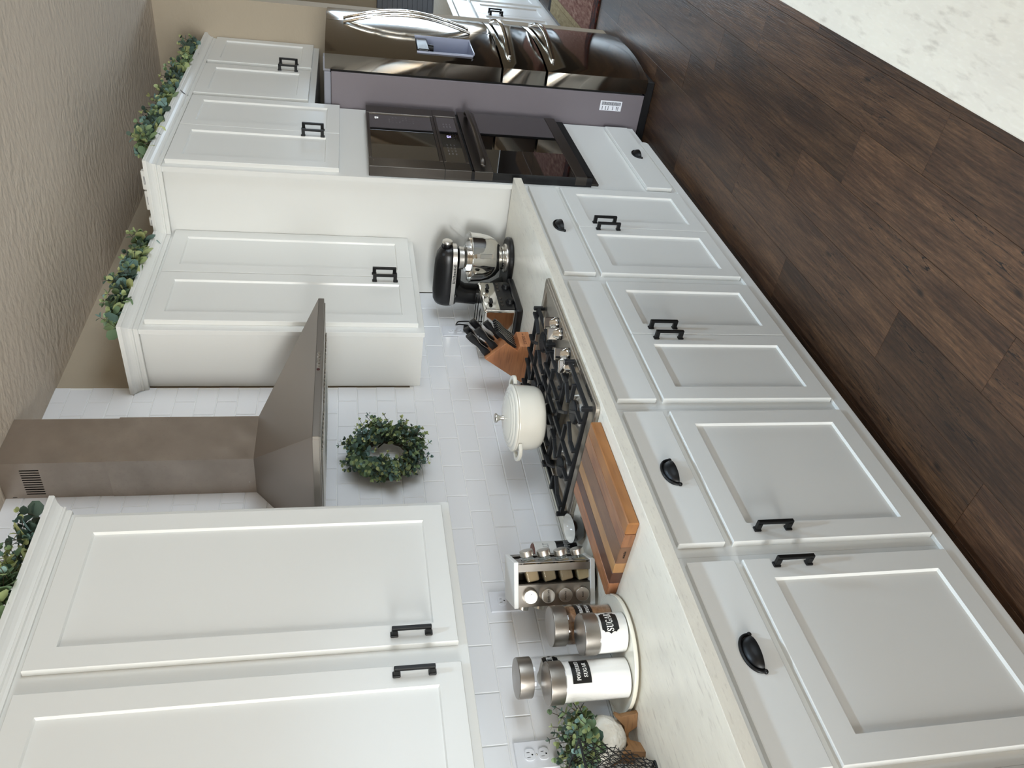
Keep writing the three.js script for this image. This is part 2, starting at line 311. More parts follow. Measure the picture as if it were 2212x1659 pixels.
// --- base run ---
const baseY = [0.1058, 0.694, 0.716, 0.8446];
function baseCabinet(label, x0, x1, fronts) {
  const t = thing('base_cabinet', label, 'cabinet', [0, 0, 0], 0, 'base cabinets under the worktop');
  mesh('carcass', join(box(x0 + 0.001, x1 - 0.001, 0.1, 0.876, 0.012, 0.586, 0), box(x0 + 0.001, x1 - 0.001, 0, 0.1, 0.012, 0.53, 0)), M.paint, t);
  mesh('face_frame', frameG(x0, x1, 0.058, 0.8755, 0.586, 0.606, fronts.flatMap((f) => [[f[0] + 0.03, f[1] - 0.03, 0.14, 0.675], [f[0] + 0.03, f[1] - 0.03, 0.735, 0.83]]).filter(() => false)), M.paint, t);
  return t;
}
{
  const c1 = baseCabinet('white base cabinet with one wide drawer and two doors beside the oven cabinet', 2.498, 3.324, []);
  drawer(c1, 2.529, 3.297, baseY[2], baseY[3], 0.625, 2.908, 0.771);
  door(c1, 2.529, 2.911, baseY[0], baseY[1], 0.625, 2.892, 0.571); door(c1, 2.9135, 3.297, baseY[0], baseY[1], 0.625, 2.952, 0.571); settle(c1);
  const c2 = baseCabinet('white base cabinet with a plain false drawer front and two doors below the cooktop', 1.733, 2.4975, []);
  drawer(c2, 1.7616, 2.4665, baseY[2], baseY[3], 0.625);
  door(c2, 1.7616, 2.1165, baseY[0], baseY[1], 0.625, 2.090, 0.569); door(c2, 2.119, 2.4665, baseY[0], baseY[1], 0.625, 2.153, 0.569); settle(c2);
  const c3 = baseCabinet('white single-door base cabinet with cup-pull drawer below the wooden cutting board', 1.158, 1.7325, []);
  drawer(c3, 1.1863, 1.7039, baseY[2], baseY[3], 0.625, 1.438, 0.771);
  door(c3, 1.1863, 1.7039, baseY[0], baseY[1], 0.625, 1.2225, 0.570); settle(c3);
  const c4 = baseCabinet('white single-door base cabinet nearest the camera, below the sugar canisters', 0.580, 1.1575, []);
  drawer(c4, 0.610, 1.1306, baseY[2], baseY[3], 0.625, 0.870, 0.771);
  door(c4, 0.610, 1.1306, baseY[0], baseY[1], 0.625, 1.107, 0.568); settle(c4);
  const c5 = baseCabinet('white base cabinet cut off by the edge of the picture', -0.02, 0.5795, []);
  drawer(c5, 0.02, 0.552, baseY[2], baseY[3], 0.625); door(c5, 0.02, 0.552, baseY[0], baseY[1], 0.625); settle(c5);
}
// toe trim running along the foot of the base run, with a rounded far end
{
  const s = []; for (let i = 0; i <= 8; i++) { const a = -Math.PI / 2 + Math.PI * i / 8; s.push([3.957 - 0.0225 + 0.0225 * Math.cos(a), 0.0795 + 0.0225 * Math.sin(a)]); }
  const g = extr([[-0.02, 0.057], ...s, [-0.02, 0.102]], 0.010, 0.002); g.translate(0, 0, 0.6062); struct('trim_1', g, M.paint);
}
// worktop
{
  const t = thing('countertop', 'long pale marble-look worktop running along the tiled back wall', 'countertop');
  mesh('top_surface', box(-0.02, 3.3235, 0.8765, 0.914, 0.0085, 0.6462, 0.0006), M.counter, t);
  const e = box(-0.02, 3.3235, 0.8765, 0.9137, 0.6466, 0.6488, 0.0004); mesh('front_edge', e, M.counterEdge, t);
  settle(t);
}
// --- tall oven cabinet ---
{
  const t = thing('oven_cabinet', 'tall white cabinet holding the black wall ovens, doors above and drawer below', 'cabinet');
  mesh('carcass', join(box(3.345, 3.363, 0.1, 2.44, 0.012, 0.59, 0), box(4.147, 4.165, 0.1, 2.44, 0.012, 0.59, 0), box(3.345, 4.165, 0, 0.1, 0.012, 0.53, 0), box(3.363, 4.147, 1.575, 2.44, 0.012, 0.588, 0), box(3.363, 4.147, 0.1, 0.47, 0.012, 0.588, 0), box(3.363, 4.147, 0.47, 1.575, 0.012, 0.03, 0)), M.paint, t);
  mesh('face_frame', frameG(3.325, 4.168, 0.080, 2.44, 0.59, 0.612, [[3.385, 4.105, 0.505, 1.545]]), M.paint, t);
  door(t, 3.360, 3.7645, 1.694, 2.4155, 0.632, 3.709, 1.816); door(t, 3.767, 4.1600, 1.694, 2.4155, 0.632, 3.792, 1.818);
  drawer(t, 3.335, 4.121, 0.1275, 0.2564, 0.632, 3.735, 0.176);
  mesh('crown', crownG([[4.168, 0.612], [3.325, 0.612], [3.325, 0.296]].reverse(), crownProf), M.paint, t);
  settle(t);
}
// --- cabinet over the refrigerator ---
{
  const t = thing('over_fridge_cabinet', 'white two-door cabinet high above the refrigerator', 'cabinet');
  mesh('carcass', box(4.169, 5.186, 1.822, 2.44, 0.012, 0.59, 0), M.paint, t);
  mesh('face_frame', box(4.169, 5.189, 1.822, 2.44, 0.59, 0.612, 0.001), M.paint, t);
  door(t, 4.203, 4.675, 1.855, 2.418, 0.632, 4.645, 1.980); door(t, 4.731, 5.183, 1.855, 2.418, 0.632, 4.762, 1.982);
  mesh('crown', crownG([[5.188, 0.612], [4.168, 0.612]].reverse(), crownProf), M.paint, t);
  settle(t);
}
// --- wall cabinets ---
{
  const t = thing('wall_cabinet', 'white two-door wall cabinet between range hood and oven cabinet', 'cabinet');
  mesh('carcass', box(2.600, 3.344, 1.358, 2.44, 0.0085, 0.272, 0), M.paint, t);
  mesh('face_frame', box(2.585, 3.344, 1.354, 2.44, 0.270, 0.290, 0.001), M.paint, t);
  door(t, 2.624, 2.981, 1.379, 2.408, 0.310, 2.944, 1.500); door(t, 2.984, 3.342, 1.379, 2.408, 0.310, 3.004, 1.500);
  mesh('crown', crownG([[2.585, 0.009], [2.585, 0.290], [3.3120, 0.290]], crownProf), M.paint, t);
  settle(t);
}
{
  const t = thing('wall_cabinet', 'large white wall cabinet in the foreground left of the range hood', 'cabinet');
  mesh('carcass', box(0.470, 1.652, 1.358, 2.44, 0.0085, 0.272, 0), M.paint, t);
  mesh('face_frame', box(0.470, 1.667, 1.354, 2.44, 0.270, 0.290, 0.001), M.paint, t);
  door(t, 1.161, 1.6405, 1.380, 2.408, 0.310, 1.1905, 1.501); door(t, 0.624, 1.1035, 1.380, 2.408, 0.310, 1.0765, 1.501);
  mesh('crown', crownG([[0.470, 0.290], [1.667, 0.290], [1.667, 0.009]], crownProf), M.paint, t);
  settle(t);
}
// --- island worktop at the camera's elbow ---
{
  const t = thing('kitchen_island', 'pale marble-look island worktop in the lower right foreground', 'island');
  mesh('top_surface', box(0.42, 2.75, 0.876, 0.914, 1.8375, 2.78, 0.002), M.counter, t);
  mesh('base', box(0.47, 2.70, 0, 0.876, 1.90, 2.72, 0.002), M.paint, t); settle(t);
}
// ================= appliances =================
const fontB = await new FontLoader().loadAsync('fonts/droid/droid_sans_bold.typeface.json');
const fontS = await new FontLoader().loadAsync('fonts/droid/droid_serif_bold.typeface.json');
function word(str, size, depth = 0.0004, font = fontB, squeeze = 1) { const g = new TextGeometry(str, { font, size, depth, curveSegments: 3, bevelEnabled: false }); g.computeBoundingBox(); const b = g.boundingBox; g.translate(-(b.min.x + b.max.x) / 2, -(b.min.y + b.max.y) / 2, 0); g.scale(squeeze, 1, 1); return g; }
const csg = new Evaluator(); csg.attributes = ['position', 'normal', 'uv'];
const cut = (a, ...bs) => { let A = new Brush(clean(a.clone())); A.updateMatrixWorld(); for (const b of bs) { const B = new Brush(clean(b.clone())); B.updateMatrixWorld(); A = csg.evaluate(A, B, SUBTRACTION); A.updateMatrixWorld(); } return A.geometry; };
const plan = (pts, y0, y1, bevel = 0.0015) => { const g = extr(pts.map(([x, z]) => [x, -z]), y1 - y0 - 2 * bevel, bevel); g.rotateX(-Math.PI / 2); g.translate(0, y0 + bevel, 0); return g; };   // plan outline (x, z) raised from y0 to y1
M.hood = phys({ color: 0x9a9189, metalness: 0.85, roughness: 0.42 });
const stain = tex(512, 512, (u, v) => { const a = per(u, v, 5, 5, 3), b = per(u, v, 70, 3, 8); let c = mix3([0.72, 0.675, 0.63], [0.63, 0.585, 0.545], clamp01(0.5 + a * 1.3)); return mix3(c, [0.56, 0.51, 0.475], clamp01((b - 0.12) * 2) * 0.4); }, { size: 0.6 });
M.duct = phys({ map: stain, metalness: 0.85, roughness: 0.40, roughnessMap: tex(256, 256, (u, v) => clamp01(0.9 + per(u, v, 7, 4, 4) * 0.3), { srgb: false, size: 0.5 }) });
M.bstain = phys({ color: 0x55504b, metalness: 0.9, roughness: 0.34 });          // dark stainless
M.gloss = phys({ color: 0x060607, roughness: 0.03, clearcoat: 1, clearcoatRoughness: 0.02, ior: 1.6 });
M.red = std({ color: 0x3a1512, roughness: 0.4 });

// --- chimney hood ---
{
  const t = thing('range_hood', 'stainless chimney range hood above the wreath and cooktop', 'range hood');
  const x0 = 1.747, x1 = 2.500, zf = 0.5, yb = 1.7428, yt = 1.7630, cx0 = 2.0053, cx1 = 2.2255, cz = 0.170, cy = 1.9715, zb = 0.0085;
  mesh('canopy', tri([
    [[x0, yt, zf], [x1, yt, zf], [cx1, cy, cz], [cx0, cy, cz]],
    [[x0, yt, zb], [x0, yt, zf], [cx0, cy, cz], [cx0, cy, zb]],
    [[x1, yt, zf], [x1, yt, zb], [cx1, cy, zb], [cx1, cy, cz]],
    [[x1, yt, zb], [x0, yt, zb], [cx0, cy, zb], [cx1, cy, zb]], [[cx0, cy, cz], [cx1, cy, cz], [cx1, cy, zb], [cx0, cy, zb]]]), M.hood, t);
  const band = mesh('band', join(box(x0, x1, yb, yt, zf - 0.012, zf, 0.001), box(x0, x0 + 0.012, yb, yt, zb, zf - 0.012, 0.0006), box(x1 - 0.012, x1, yb, yt, zb, zf - 0.012, 0.0006)), M.steel, t);
  for (let i = 0; i < 5; i++) { const b = cyl(0.0052, 0.0048, 0.004, 16); b.rotateX(Math.PI / 2); b.translate(2.088 + i * 0.018, 1.7535, zf - 0.0005); mesh('button', b, M.bright, band); }
  { const b = cyl(0.0055, 0.005, 0.003, 16); b.rotateX(Math.PI / 2); b.translate(2.071, 1.7535, zf - 0.0005); mesh('button', b, M.red, band).userData.label = 'dark red indicator button'; }
  const under = mesh('underside', join(box(x0 + 0.012, x1 - 0.012, yb - 0.004, yb + 0.004, zb, zf - 0.012, 0.001)), M.steel, t);
  for (const s of [0, 1, 2]) { const q = []; for (let k = 0; k < 9; k++) q.push(box(x0 + 0.05 + s * 0.22 + k * 0.022, x0 + 0.06 + s * 0.22 + k * 0.022, yb - 0.009, yb - 0.004, 0.06, 0.40, 0.001)); mesh('filter', join(q), M.bright, under); }
  const jy = 2.433;
  const duct = mesh('lower_duct', join(box(cx0, cx1, cy - 0.002, jy, cz - 0.0012, cz, 0), box(cx0, cx0 + 0.0012, cy - 0.002, jy, zb, cz - 0.0012, 0), box(cx1 - 0.0012, cx1, cy - 0.002, jy, zb, cz - 0.0012, 0)), M.duct, t);
  { const b = new THREE.SphereGeometry(0.0028, 10, 6); b.scale(0.5, 1, 1); b.translate(cx0, 1.992, 0.060); mesh('screw', b, M.bright, duct); }
  const side = extr([[zb, jy - 0.004], [cz - 0.004, jy - 0.004], [cz - 0.004, YC - 0.001], [zb, YC - 0.001]].map(([z, y]) => [-z, y]).reverse(), 0.0012, 0,
    [...Array.from({ length: 11 }, (_, i) => { const z = 0.027 + i * 0.0107; return rrect(-z - 0.0025, -z + 0.0025, 2.638, 2.696, 0.0022, 3).reverse(); }), rrect(-0.0145, -0.0115, 2.727, 2.741, 0.001, 2).reverse()]);
  side.rotateY(-Math.PI / 2); side.rotateY(Math.PI); side.translate(cx0 + 0.0025, 0, 0);
  mesh('upper_duct', join(side, box(cx0 + 0.0025, cx1 - 0.0025, jy - 0.004, YC - 0.001, cz - 0.0042, cz - 0.003, 0), box(cx1 - 0.0037, cx1 - 0.0025, jy - 0.004, YC - 0.001, zb, cz - 0.0042, 0)), M.duct, t);
  mesh('blower_box', box(cx0 + 0.008, cx1 - 0.03, 2.55, 2.74, 0.02, cz - 0.03, 0), M.dark, t);
  settle(t);
}
// --- gas cooktop ---
{
  const t = thing('gas_cooktop', 'stainless gas cooktop with black iron grates set in the worktop', 'cooktop');
  const X0 = 1.711, X1 = 2.478, Z0 = 0.092, Z1 = 0.634;
  M.pan = phys({ color: 0xc4bcb0, metalness: 1, roughness: 0.36, anisotropy: 0.6 });
  const rim = extr(rrect(X0, X1, -Z1, -Z0, 0.022), 0.0085, 0.0025, [rrect(X0 + 0.028, X1 - 0.028, -Z1 + 0.030, -Z0 - 0.026, 0.02).reverse()]); rim.rotateX(-Math.PI / 2); rim.translate(0, 0.9168, 0);
  mesh('rim', rim, M.pan, t);
  mesh('pan', plan(rrect(X0 + 0.02, X1 - 0.02, Z0 + 0.02, Z1 - 0.02, 0.02), 0.9142, 0.9192, 0.001), M.pan, t);
  const pl = []; for (const [a, b] of [[1.915, 0.618], [1.930, 0.588], [1.968, 0.572], [1.996, 0.548], [2.012, 0.515], [2.036, 0.500], [2.352, 0.500], [2.376, 0.515], [2.392, 0.548], [2.420, 0.572], [2.445, 0.588], [2.452, 0.618]]) pl.push([a, b]);
  const panel = mesh('control_panel', plan(pl.reverse(), 0.9185, 0.9286, 0.003), M.pan, t);
  { const w = word('FRIGIDAIRE', 0.0105, 0.0003); w.rotateX(-Math.PI / 2); w.translate(1.800, 0.9281, 0.6195); mesh('lettering', w, M.dark, panel); }
  const knob = join(lathe([[0.0001, 0.0315], [0.010, 0.0315], [0.0125, 0.030], [0.0205, 0.0125], [0.0212, 0.008], [0.0212, 0.004]], 28), box(-0.0065, 0.0065, 0.012, 0.050, -0.0215, 0.0215, 0.0025)), kbase = cyl(0.0222, 0.0215, 0.004, 28);
  [[2.236, 0.583, 0.55], [2.176, 0.579, 0.5], [2.054, 0.581, 0.55], [1.988, 0.578, 0.5]].forEach(([x, z, a]) => { const k = mesh('knob', knob, M.chrome, t); k.position.set(x, 0.9286, z); k.rotation.y = a; mesh('skirt', kbase, M.plastic, k); });
  // burners: left front, left rear, right front, right rear
  const bowl = lathe([[0.062, 0.0003], [0.050, 0.0012], [0.047, 0.008], [0.034, 0.011], [0.0001, 0.011]], 32), head = lathe([[0.040, 0.008], [0.041, 0.016], [0.036, 0.018], [0.0001, 0.018]], 32), cap = lathe([[0.0385, 0.0175], [0.040, 0.021], [0.036, 0.0245], [0.0001, 0.0255]], 32);
  const burners = [[1.865, 0.485], [1.865, 0.235], [2.335, 0.430], [2.335, 0.210], [2.105, 0.270]];
  for (const [x, z] of burners) { const b = mesh('burner', bowl, M.bright, t); b.position.set(x, 0.9192, z); mesh('burner_head', head, M.bstain, b); mesh('burner_cap', cap, M.iron, b); const ig = cyl(0.003, 0.002, 0.018, 8, [0.03, 0, 0.045]); mesh('igniter', ig, M.white, b); }
  // grates: outer rail on feet, arms that run in square and then turn to the burner
  const yT = 0.962, w = 0.0105;
  function grate(x0, x1, z0, z1, cs) {
    const p = [], hb = 0.013, yl = 0.944;
    for (const z of [z0, z1]) p.push(barG([x0, yl, z], [x1, yl, z], w, hb));
    for (const x of [x0, x1]) p.push(barG([x, yl, z0], [x, yl, z1], w, hb));
    for (const x of [x0, x1]) for (const z of [z0, z1]) p.push(box(x - 0.007, x + 0.007, 0.9195, yT, z - 0.007, z + 0.007, 0.002));
    for (const [bx, bz, dz] of cs) for (const sx of [-1, 1]) for (const sz of [-1, 1]) {
      const xe = sx < 0 ? x0 : x1, ze = bz + sz * dz, xm = bx + sx * Math.min(0.072, Math.abs(xe - bx) * 0.62);
      p.push(box(xe - 0.0055, xe + 0.0055, yl - 0.006, yT, ze - 0.0055, ze + 0.0055, 0.0015), barG([xe - sx * 0.004, yT - 0.0065, ze], [xm, yT - 0.0065, ze], w, hb), barG([xm + sx * 0.004, yT - 0.0065, ze], [bx + sx * 0.022, yT - 0.0065, bz + sz * 0.022], w * 0.9, hb));
    }
    return p;
  }
  const mid = (x0, x1, z) => [barG([x0, yT - 0.0065, z], [x1, yT - 0.0065, z], w, 0.013)];
  mesh('grate', join(grate(1.745, 1.985, 0.130, 0.600, [[1.865, 0.485, 0.062], [1.865, 0.235, 0.062]]), mid(1.745, 1.985, 0.362), barG([1.865, yT - 0.0065, 0.13], [1.865, yT - 0.0065, 0.19], w, 0.013), barG([1.865, yT - 0.0065, 0.54], [1.865, yT - 0.0065, 0.60], w, 0.013), barG([1.865, yT - 0.0065, 0.285], [1.865, yT - 0.0065, 0.43], w, 0.013)), M.iron, t);
  mesh('grate', join(grate(2.215, 2.452, 0.130, 0.505, [[2.335, 0.430, 0.052], [2.335, 0.210, 0.052]]), mid(2.215, 2.452, 0.320), barG([2.335, yT - 0.0065, 0.13], [2.335, yT - 0.0065, 0.17], w, 0.013), barG([2.335, yT - 0.0065, 0.25], [2.335, yT - 0.0065, 0.39], w, 0.013)), M.iron, t);
  mesh('grate', join(grate(1.997, 2.203, 0.130, 0.480, [[2.105, 0.270, 0.05]]), mid(1.997, 2.203, 0.370), mid(1.997, 2.203, 0.43), mid(1.997, 2.203, 0.165), barG([2.10, yT - 0.0065, 0.33], [2.10, yT - 0.0065, 0.48], w, 0.013)), M.iron, t);
  settle(t);
}
// --- built-in microwave and oven ---
{
  const t = thing('wall_oven', 'black stainless microwave and oven combination built into the tall cabinet', 'oven');
  const z0 = 0.6125, zf = 0.660, X0 = 3.342, X1 = 4.106;
  const ring = (x0, x1, y0, y1, a, b, c, d) => [box(x0, a, y0, y1, z0, zf, 0.0015), box(b, x1, y0, y1, z0, zf, 0.0015), box(a, b, y0, c, z0, zf, 0.0015), box(a, b, d, y1, z0, zf, 0.0015)];
  mesh('body', box(3.388, 4.10, 0.51, 1.54, 0.06, 0.6445, 0), M.dark, t);
  mesh('side_trim', join(box(X0 + 0.0006, X0 + 0.010, 0.53, 1.562, z0, zf - 0.004, 0), box(X0 + 0.016, 3.39, 0.492, 1.561, z0, z0 + 0.004, 0)), M.plastic, t);
  const marks = (w, h, fn) => phys({ map: canvasTex(w, h, (g) => { g.fillStyle = '#08080a'; g.fillRect(0, 0, w, h); fn(g); }), roughness: 0.05, clearcoat: 1, clearcoatRoughness: 0.03 });
  const plateUv = (g, x0, x1, y0, y1) => { const p = g.attributes.position, u = g.attributes.uv; for (let i = 0; i < p.count; i++) u.setXY(i, (p.getX(i) - x0) / (x1 - x0), (p.getY(i) - y0) / (y1 - y0)); return g; };
  const micro = mesh('microwave_door', join(ring(X0, X1, 1.2255, 1.5635, 3.437, 4.008, 1.240, 1.549)), M.bstain, t);
  mesh('window', box(3.437, 3.788, 1.240, 1.549, 0.648, 0.6545, 0.0006), M.gloss, micro);
  mesh('keypad', plateUv(box(3.7895, 4.008, 1.240, 1.549, 0.648, 0.6545, 0.0006), 3.7895, 4.008, 1.240, 1.549), marks(256, 362, (g) => {
    g.fillStyle = '#8a8a90'; g.font = '9px sans-serif'; for (let r = 0; r < 8; r++) for (let c = 0; c < 3; c++) g.fillText(['COOK', 'MENU', '7', '8', '9', 'DEF', '4', '5'][(r * 3 + c) % 8], 128 + c * 34, 120 + r * 20);
  }), micro);
  { const w = word('12', 0.018, 0.0003); w.translate(3.952, 1.513, 0.6546); mesh('clock_digits', w, std({ color: 0xffffff, emissive: 0xffffff, emissiveIntensity: 0.9 }), micro); }
  const strip = mesh('control_strip', join(ring(X0, X1, 1.1035, 1.2245, 3.432, 4.018, 1.117, 1.211)), M.bstain, t);
  mesh('keypad', plateUv(box(3.432, 4.018, 1.117, 1.211, 0.648, 0.656, 0.0006), 3.432, 4.018, 1.117, 1.211), marks(1024, 164, (g) => {
    g.fillStyle = '#9a9aa2'; g.font = '15px sans-serif'; const W = ['BAKE', 'BROIL', 'CONV', 'KEEP', 'TIMER', 'OFF', 'START', 'LIGHT', '1', '2', '3', '4', '5', '6', '7', '8', '9', '0'];
    for (let r = 0; r < 3; r++) for (let c = 0; c < 4; c++) g.fillText(W[(r * 4 + c) % 8], 170 + c * 62, 48 + r * 30);
    for (let r = 0; r < 3; r++) for (let c = 0; c < 6; c++) g.fillText(W[8 + (r * 3 + c) % 10], 500 + c * 40, 100 + r * 22); for (let r = 0; r < 3; r++) for (let c = 0; c < 2; c++) g.fillText(W[r * 2 + c], 770 + c * 60, 60 + r * 28);
  }), strip);
  { const w = word('12', 0.020, 0.0003); w.translate(3.752, 1.168, 0.6561); mesh('clock_digits', w, std({ color: 0xd8d0ff, emissive: 0xcfc4ff, emissiveIntensity: 0.9 }), strip); }
  const od = mesh('oven_door', box(X0, X1, 1.004, 1.0905, z0 + 0.006, zf, 0.002), M.bstain, t);
  mesh('bottom_rail', box(X0, X1, 0.556, 0.613, z0 + 0.006, zf, 0.002), M.bstain, od);
  mesh('window', box(X0 + 0.001, X1 - 0.001, 0.6135, 1.0035, z0 + 0.006, zf - 0.0025, 0.0008), M.gloss, od);
  const hp = [[3.395, 1.047, 0.668], [3.412, 1.0475, 0.688], [3.50, 1.049, 0.700], [3.62, 1.050, 0.7065], [3.724, 1.050, 0.708], [3.83, 1.050, 0.7065], [3.95, 1.049, 0.700], [4.036, 1.0475, 0.688], [4.053, 1.047, 0.668]];
  const hg = tube(hp.map(([x, y, z]) => [x, y / 1.35, z]), 0.0098, 60, 12); hg.scale(1, 1.35, 1); hg.computeVertexNormals(); mesh('handle', hg, M.bstain, od);
  mesh('vent_trim', join(box(3.3575, 4.128, 0.490, 0.534, z0, z0 + 0.010, 0.0012), box(3.37, 4.11, 0.534, 0.555, z0, z0 + 0.003, 0)), M.bstain, t);
  settle(t);
}
// --- refrigerator ---
{
  const t = thing('refrigerator', 'tall stainless french-door refrigerator with two bottom drawers and water dispenser', 'refrigerator');
  M.fridge = phys({ color: 0x8b857c, metalness: 1, roughness: 0.10, anisotropy: 0.2 });
  M.fside = std({ color: 0x787176, roughness: 0.5, metalness: 0.25, bumpMap: tex(128, 128, (u, v) => 0.5 + per(u, v, 30, 2), { srgb: false, size: 0.06 }), bumpScale: 0.0003 });
  const X0 = 4.180, X1 = 5.092, XM = 4.636, zfr = (x) => 0.880 + 0.047 * (1 - Math.pow((x - XM) / 0.456, 2));
  const front = (x0, x1, y0, y1) => { const p = [[x0, 0.805]], n = 14; for (let i = 0; i <= n; i++) { const x = x0 + (x1 - x0) * i / n; p.push([x, zfr(x)]); } p.push([x1, 0.805]); const g = plan(p.reverse(), y0, y1, 0.003); return creased(g, 0.5); };
  mesh('body', box(X0 + 0.002, X1 - 0.002, 0.045, 1.737, 0.03, 0.793, 0.003), M.fside, t);
  mesh('top_cap', join(box(X0 + 0.001, X1 - 0.001, 1.738, 1.772, 0.05, 0.79, 0.004), box(X0 + 0.004, X0 + 0.07, 1.740, 1.776, 0.79, 0.862, 0.004), box(X1 - 0.07, X1 - 0.004, 1.740, 1.776, 0.79, 0.862, 0.004)), std({ color: 0x8e9099, roughness: 0.5 }), t);
  mesh('plinth', box(X0 + 0.004, X1 - 0.004, 0.0, 0.043, 0.05, 0.868, 0.003), M.plastic, t);
  mesh('gasket', box(X0 + 0.008, X1 - 0.008, 0.06, 1.73, 0.7935, 0.806, 0), M.dark, t);
  const arch = (a0, a1, o0, o1, base) => {      // handle outline: along, out
    const p = [], n = 20, f = (s) => o0 + (o1 - o0) * Math.sin(Math.PI * s); for (let i = 0; i <= n; i++) p.push([a0 + (a1 - a0) * i / n, f(i / n)]); for (let i = n; i >= 0; i--) p.push([a0 + (a1 - a0) * i / n, Math.max(f(i / n) - 0.013, base)]); return p;
  };
  const uprightHandle = (x) => { const g = extr(arch(0.985, 1.677, 0.938, 1.000, 0.918).map(([y, z]) => [z, y]).reverse(), 0.020, 0.003); g.rotateY(-Math.PI / 2); g.translate(x + 0.010, 0, 0); return creased(g, 0.5); };
  const left = mesh('door', cut(front(X0, XM - 0.002, 0.862, 1.768), box(4.268, 4.500, 0.998, 1.300, 0.845, 1.0, 0)), M.fridge, t);
  mesh('handle', uprightHandle(4.592), M.chrome, left);
  const rec = mesh('dispenser', join(box(4.268, 4.500, 0.998, 1.300, 0.838, 0.846, 0), box(4.268, 4.274, 0.998, 1.300, 0.846, 0.905, 0), box(4.494, 4.500, 0.998, 1.300, 0.846, 0.922, 0), box(4.268, 4.500, 0.998, 1.004, 0.846, 0.916, 0)), phys({ color: 0x9aa0b4, roughness: 0.3, metalness: 0.2 }), left);
  mesh('dispenser_nozzle', join(rbox(4.276, 4.492, 1.232, 1.298, 0.850, 0.912, 0.012), cyl(0.022, 0.026, 0.03, 24, [4.384, 1.205, 0.885])), M.plastic, rec);
  const right = mesh('door', front(XM + 0.002, X1, 0.862, 1.768), M.fridge, t); mesh('handle', uprightHandle(4.680), M.chrome, right);
  const flatHandle = (y) => { const g = plan(arch(4.285, 4.987, 0.918, 0.992, 0.896).reverse(), y - 0.011, y + 0.011, 0.003); return creased(g, 0.5); };
  const d1 = mesh('drawer', front(X0, X1, 0.620, 0.852), M.fridge, t); mesh('handle', flatHandle(0.808), M.chrome, d1);
  const d2 = mesh('drawer', front(X0, X1, 0.043, 0.610), M.fridge, t); mesh('handle', flatHandle(0.566), M.chrome, d2);
  const lab = canvasTex(256, 256, (g) => {          // rating plate: bars along the front half, small print behind
    g.fillStyle = '#e9ebf2'; g.fillRect(0, 0, 256, 256); g.fillStyle = '#23232e';
    for (let y = 18, i = 0; y < 236; i++) { const h = [3, 6, 2, 5, 3, 8][i % 6]; g.fillRect(140, y, 88, h); y += h + [3, 2, 4, 3][i % 4]; }
    for (const y of [26, 66, 96, 150, 196, 214]) for (let i = 0; i < 3; i++) g.fillRect(20 + i * 34, y, 26, 9);
  });
  const pg = new THREE.PlaneGeometry(0.054, 0.124); pg.rotateY(-Math.PI / 2); pg.translate(X0 + 0.0012, 0.227, 0.726); const sticker = box(X0 + 0.0013, X0 + 0.002, 0.165, 0.289, 0.699, 0.753, 0);
  mesh('rating_label', join(pg), std({ map: lab, roughness: 0.4 }), t); mesh('label_backing', sticker, M.white, t);
  settle(t);
}
// ================= things on the worktop =================
const CT = 0.914;
const woodTex = (a, b, z, fx = 3, fy = 46, size = 0.3) => tex(256, 256, (u, v) => { const g = per2(u, v, fx, fy, 4, z), p = per2(u, v, fx, fy / 6, 3, z + 3); let c = mix3(a, b, clamp01(0.5 + p * 1.3)); return mix3(c, a.map((x) => x * 0.62), clamp01(g * 2.0) * 0.55); }, { size });
// --- enamelled pot with lid ---
{
  const t = thing('dutch_oven', 'cream enamelled round pot with ridged lid and steel knob on the grate', 'pot', [2.115, 0.9625, 0.245]); t.scale.set(1.05, 1, 1.05);
  M.enamel = phys({ color: 0xe4dfd2, roughness: 0.22, clearcoat: 0.6, clearcoatRoughness: 0.08 });
  const pot = mesh('pot', lathe([[0.0001, 0], [0.082, 0], [0.095, 0.003], [0.105, 0.011], [0.111, 0.026], [0.1135, 0.05], [0.1155, 0.100], [0.1165, 0.106], [0.1125, 0.107], [0.110, 0.05], [0.100, 0.012], [0.0001, 0.008]], 72), M.enamel, t);
  const lid = mesh('lid', lathe([[0.1175, 0.1075], [0.1185, 0.110], [0.117, 0.1135], [0.112, 0.116], [0.106, 0.1180], [0.103, 0.1170], [0.101, 0.1190], [0.0975, 0.1228], [0.093, 0.1240], [0.0905, 0.1226], [0.088, 0.1244], [0.0845, 0.1278], [0.080, 0.1288], [0.0775, 0.1274], [0.075, 0.1290], [0.055, 0.1360], [0.03, 0.1392], [0.014, 0.1400], [0.0001, 0.1402]], 72), M.enamel, t);
  mesh('knob', lathe([[0.0085, 0.139], [0.0082, 0.146], [0.0075, 0.152], [0.0105, 0.159], [0.0165, 0.165], [0.0170, 0.169], [0.0145, 0.173], [0.0001, 0.1745]], 32), M.bright, lid).userData.label = 'steel lid knob';
  const A = Math.atan2(-0.52, 0.85);
  for (const s of [0, 1]) {
    const o = []; for (let i = 0; i <= 16; i++) { const a = -Math.PI / 2 + Math.PI * i / 16; o.push([0.108 + 0.046 * Math.pow(Math.cos(a), 0.6), 0.050 * Math.sin(a)]); } const inn = []; for (let i = 16; i >= 0; i--) { const a = -Math.PI / 2 + Math.PI * i / 16; inn.push([0.112 + 0.028 * Math.pow(Math.cos(a), 0.6), 0.033 * Math.sin(a)]); }
    const g = plan([...o, ...inn].reverse(), 0.088, 0.1015, 0.0035); g.rotateY(A + s * Math.PI); mesh('handle', g, M.enamel, pot);
  }
}
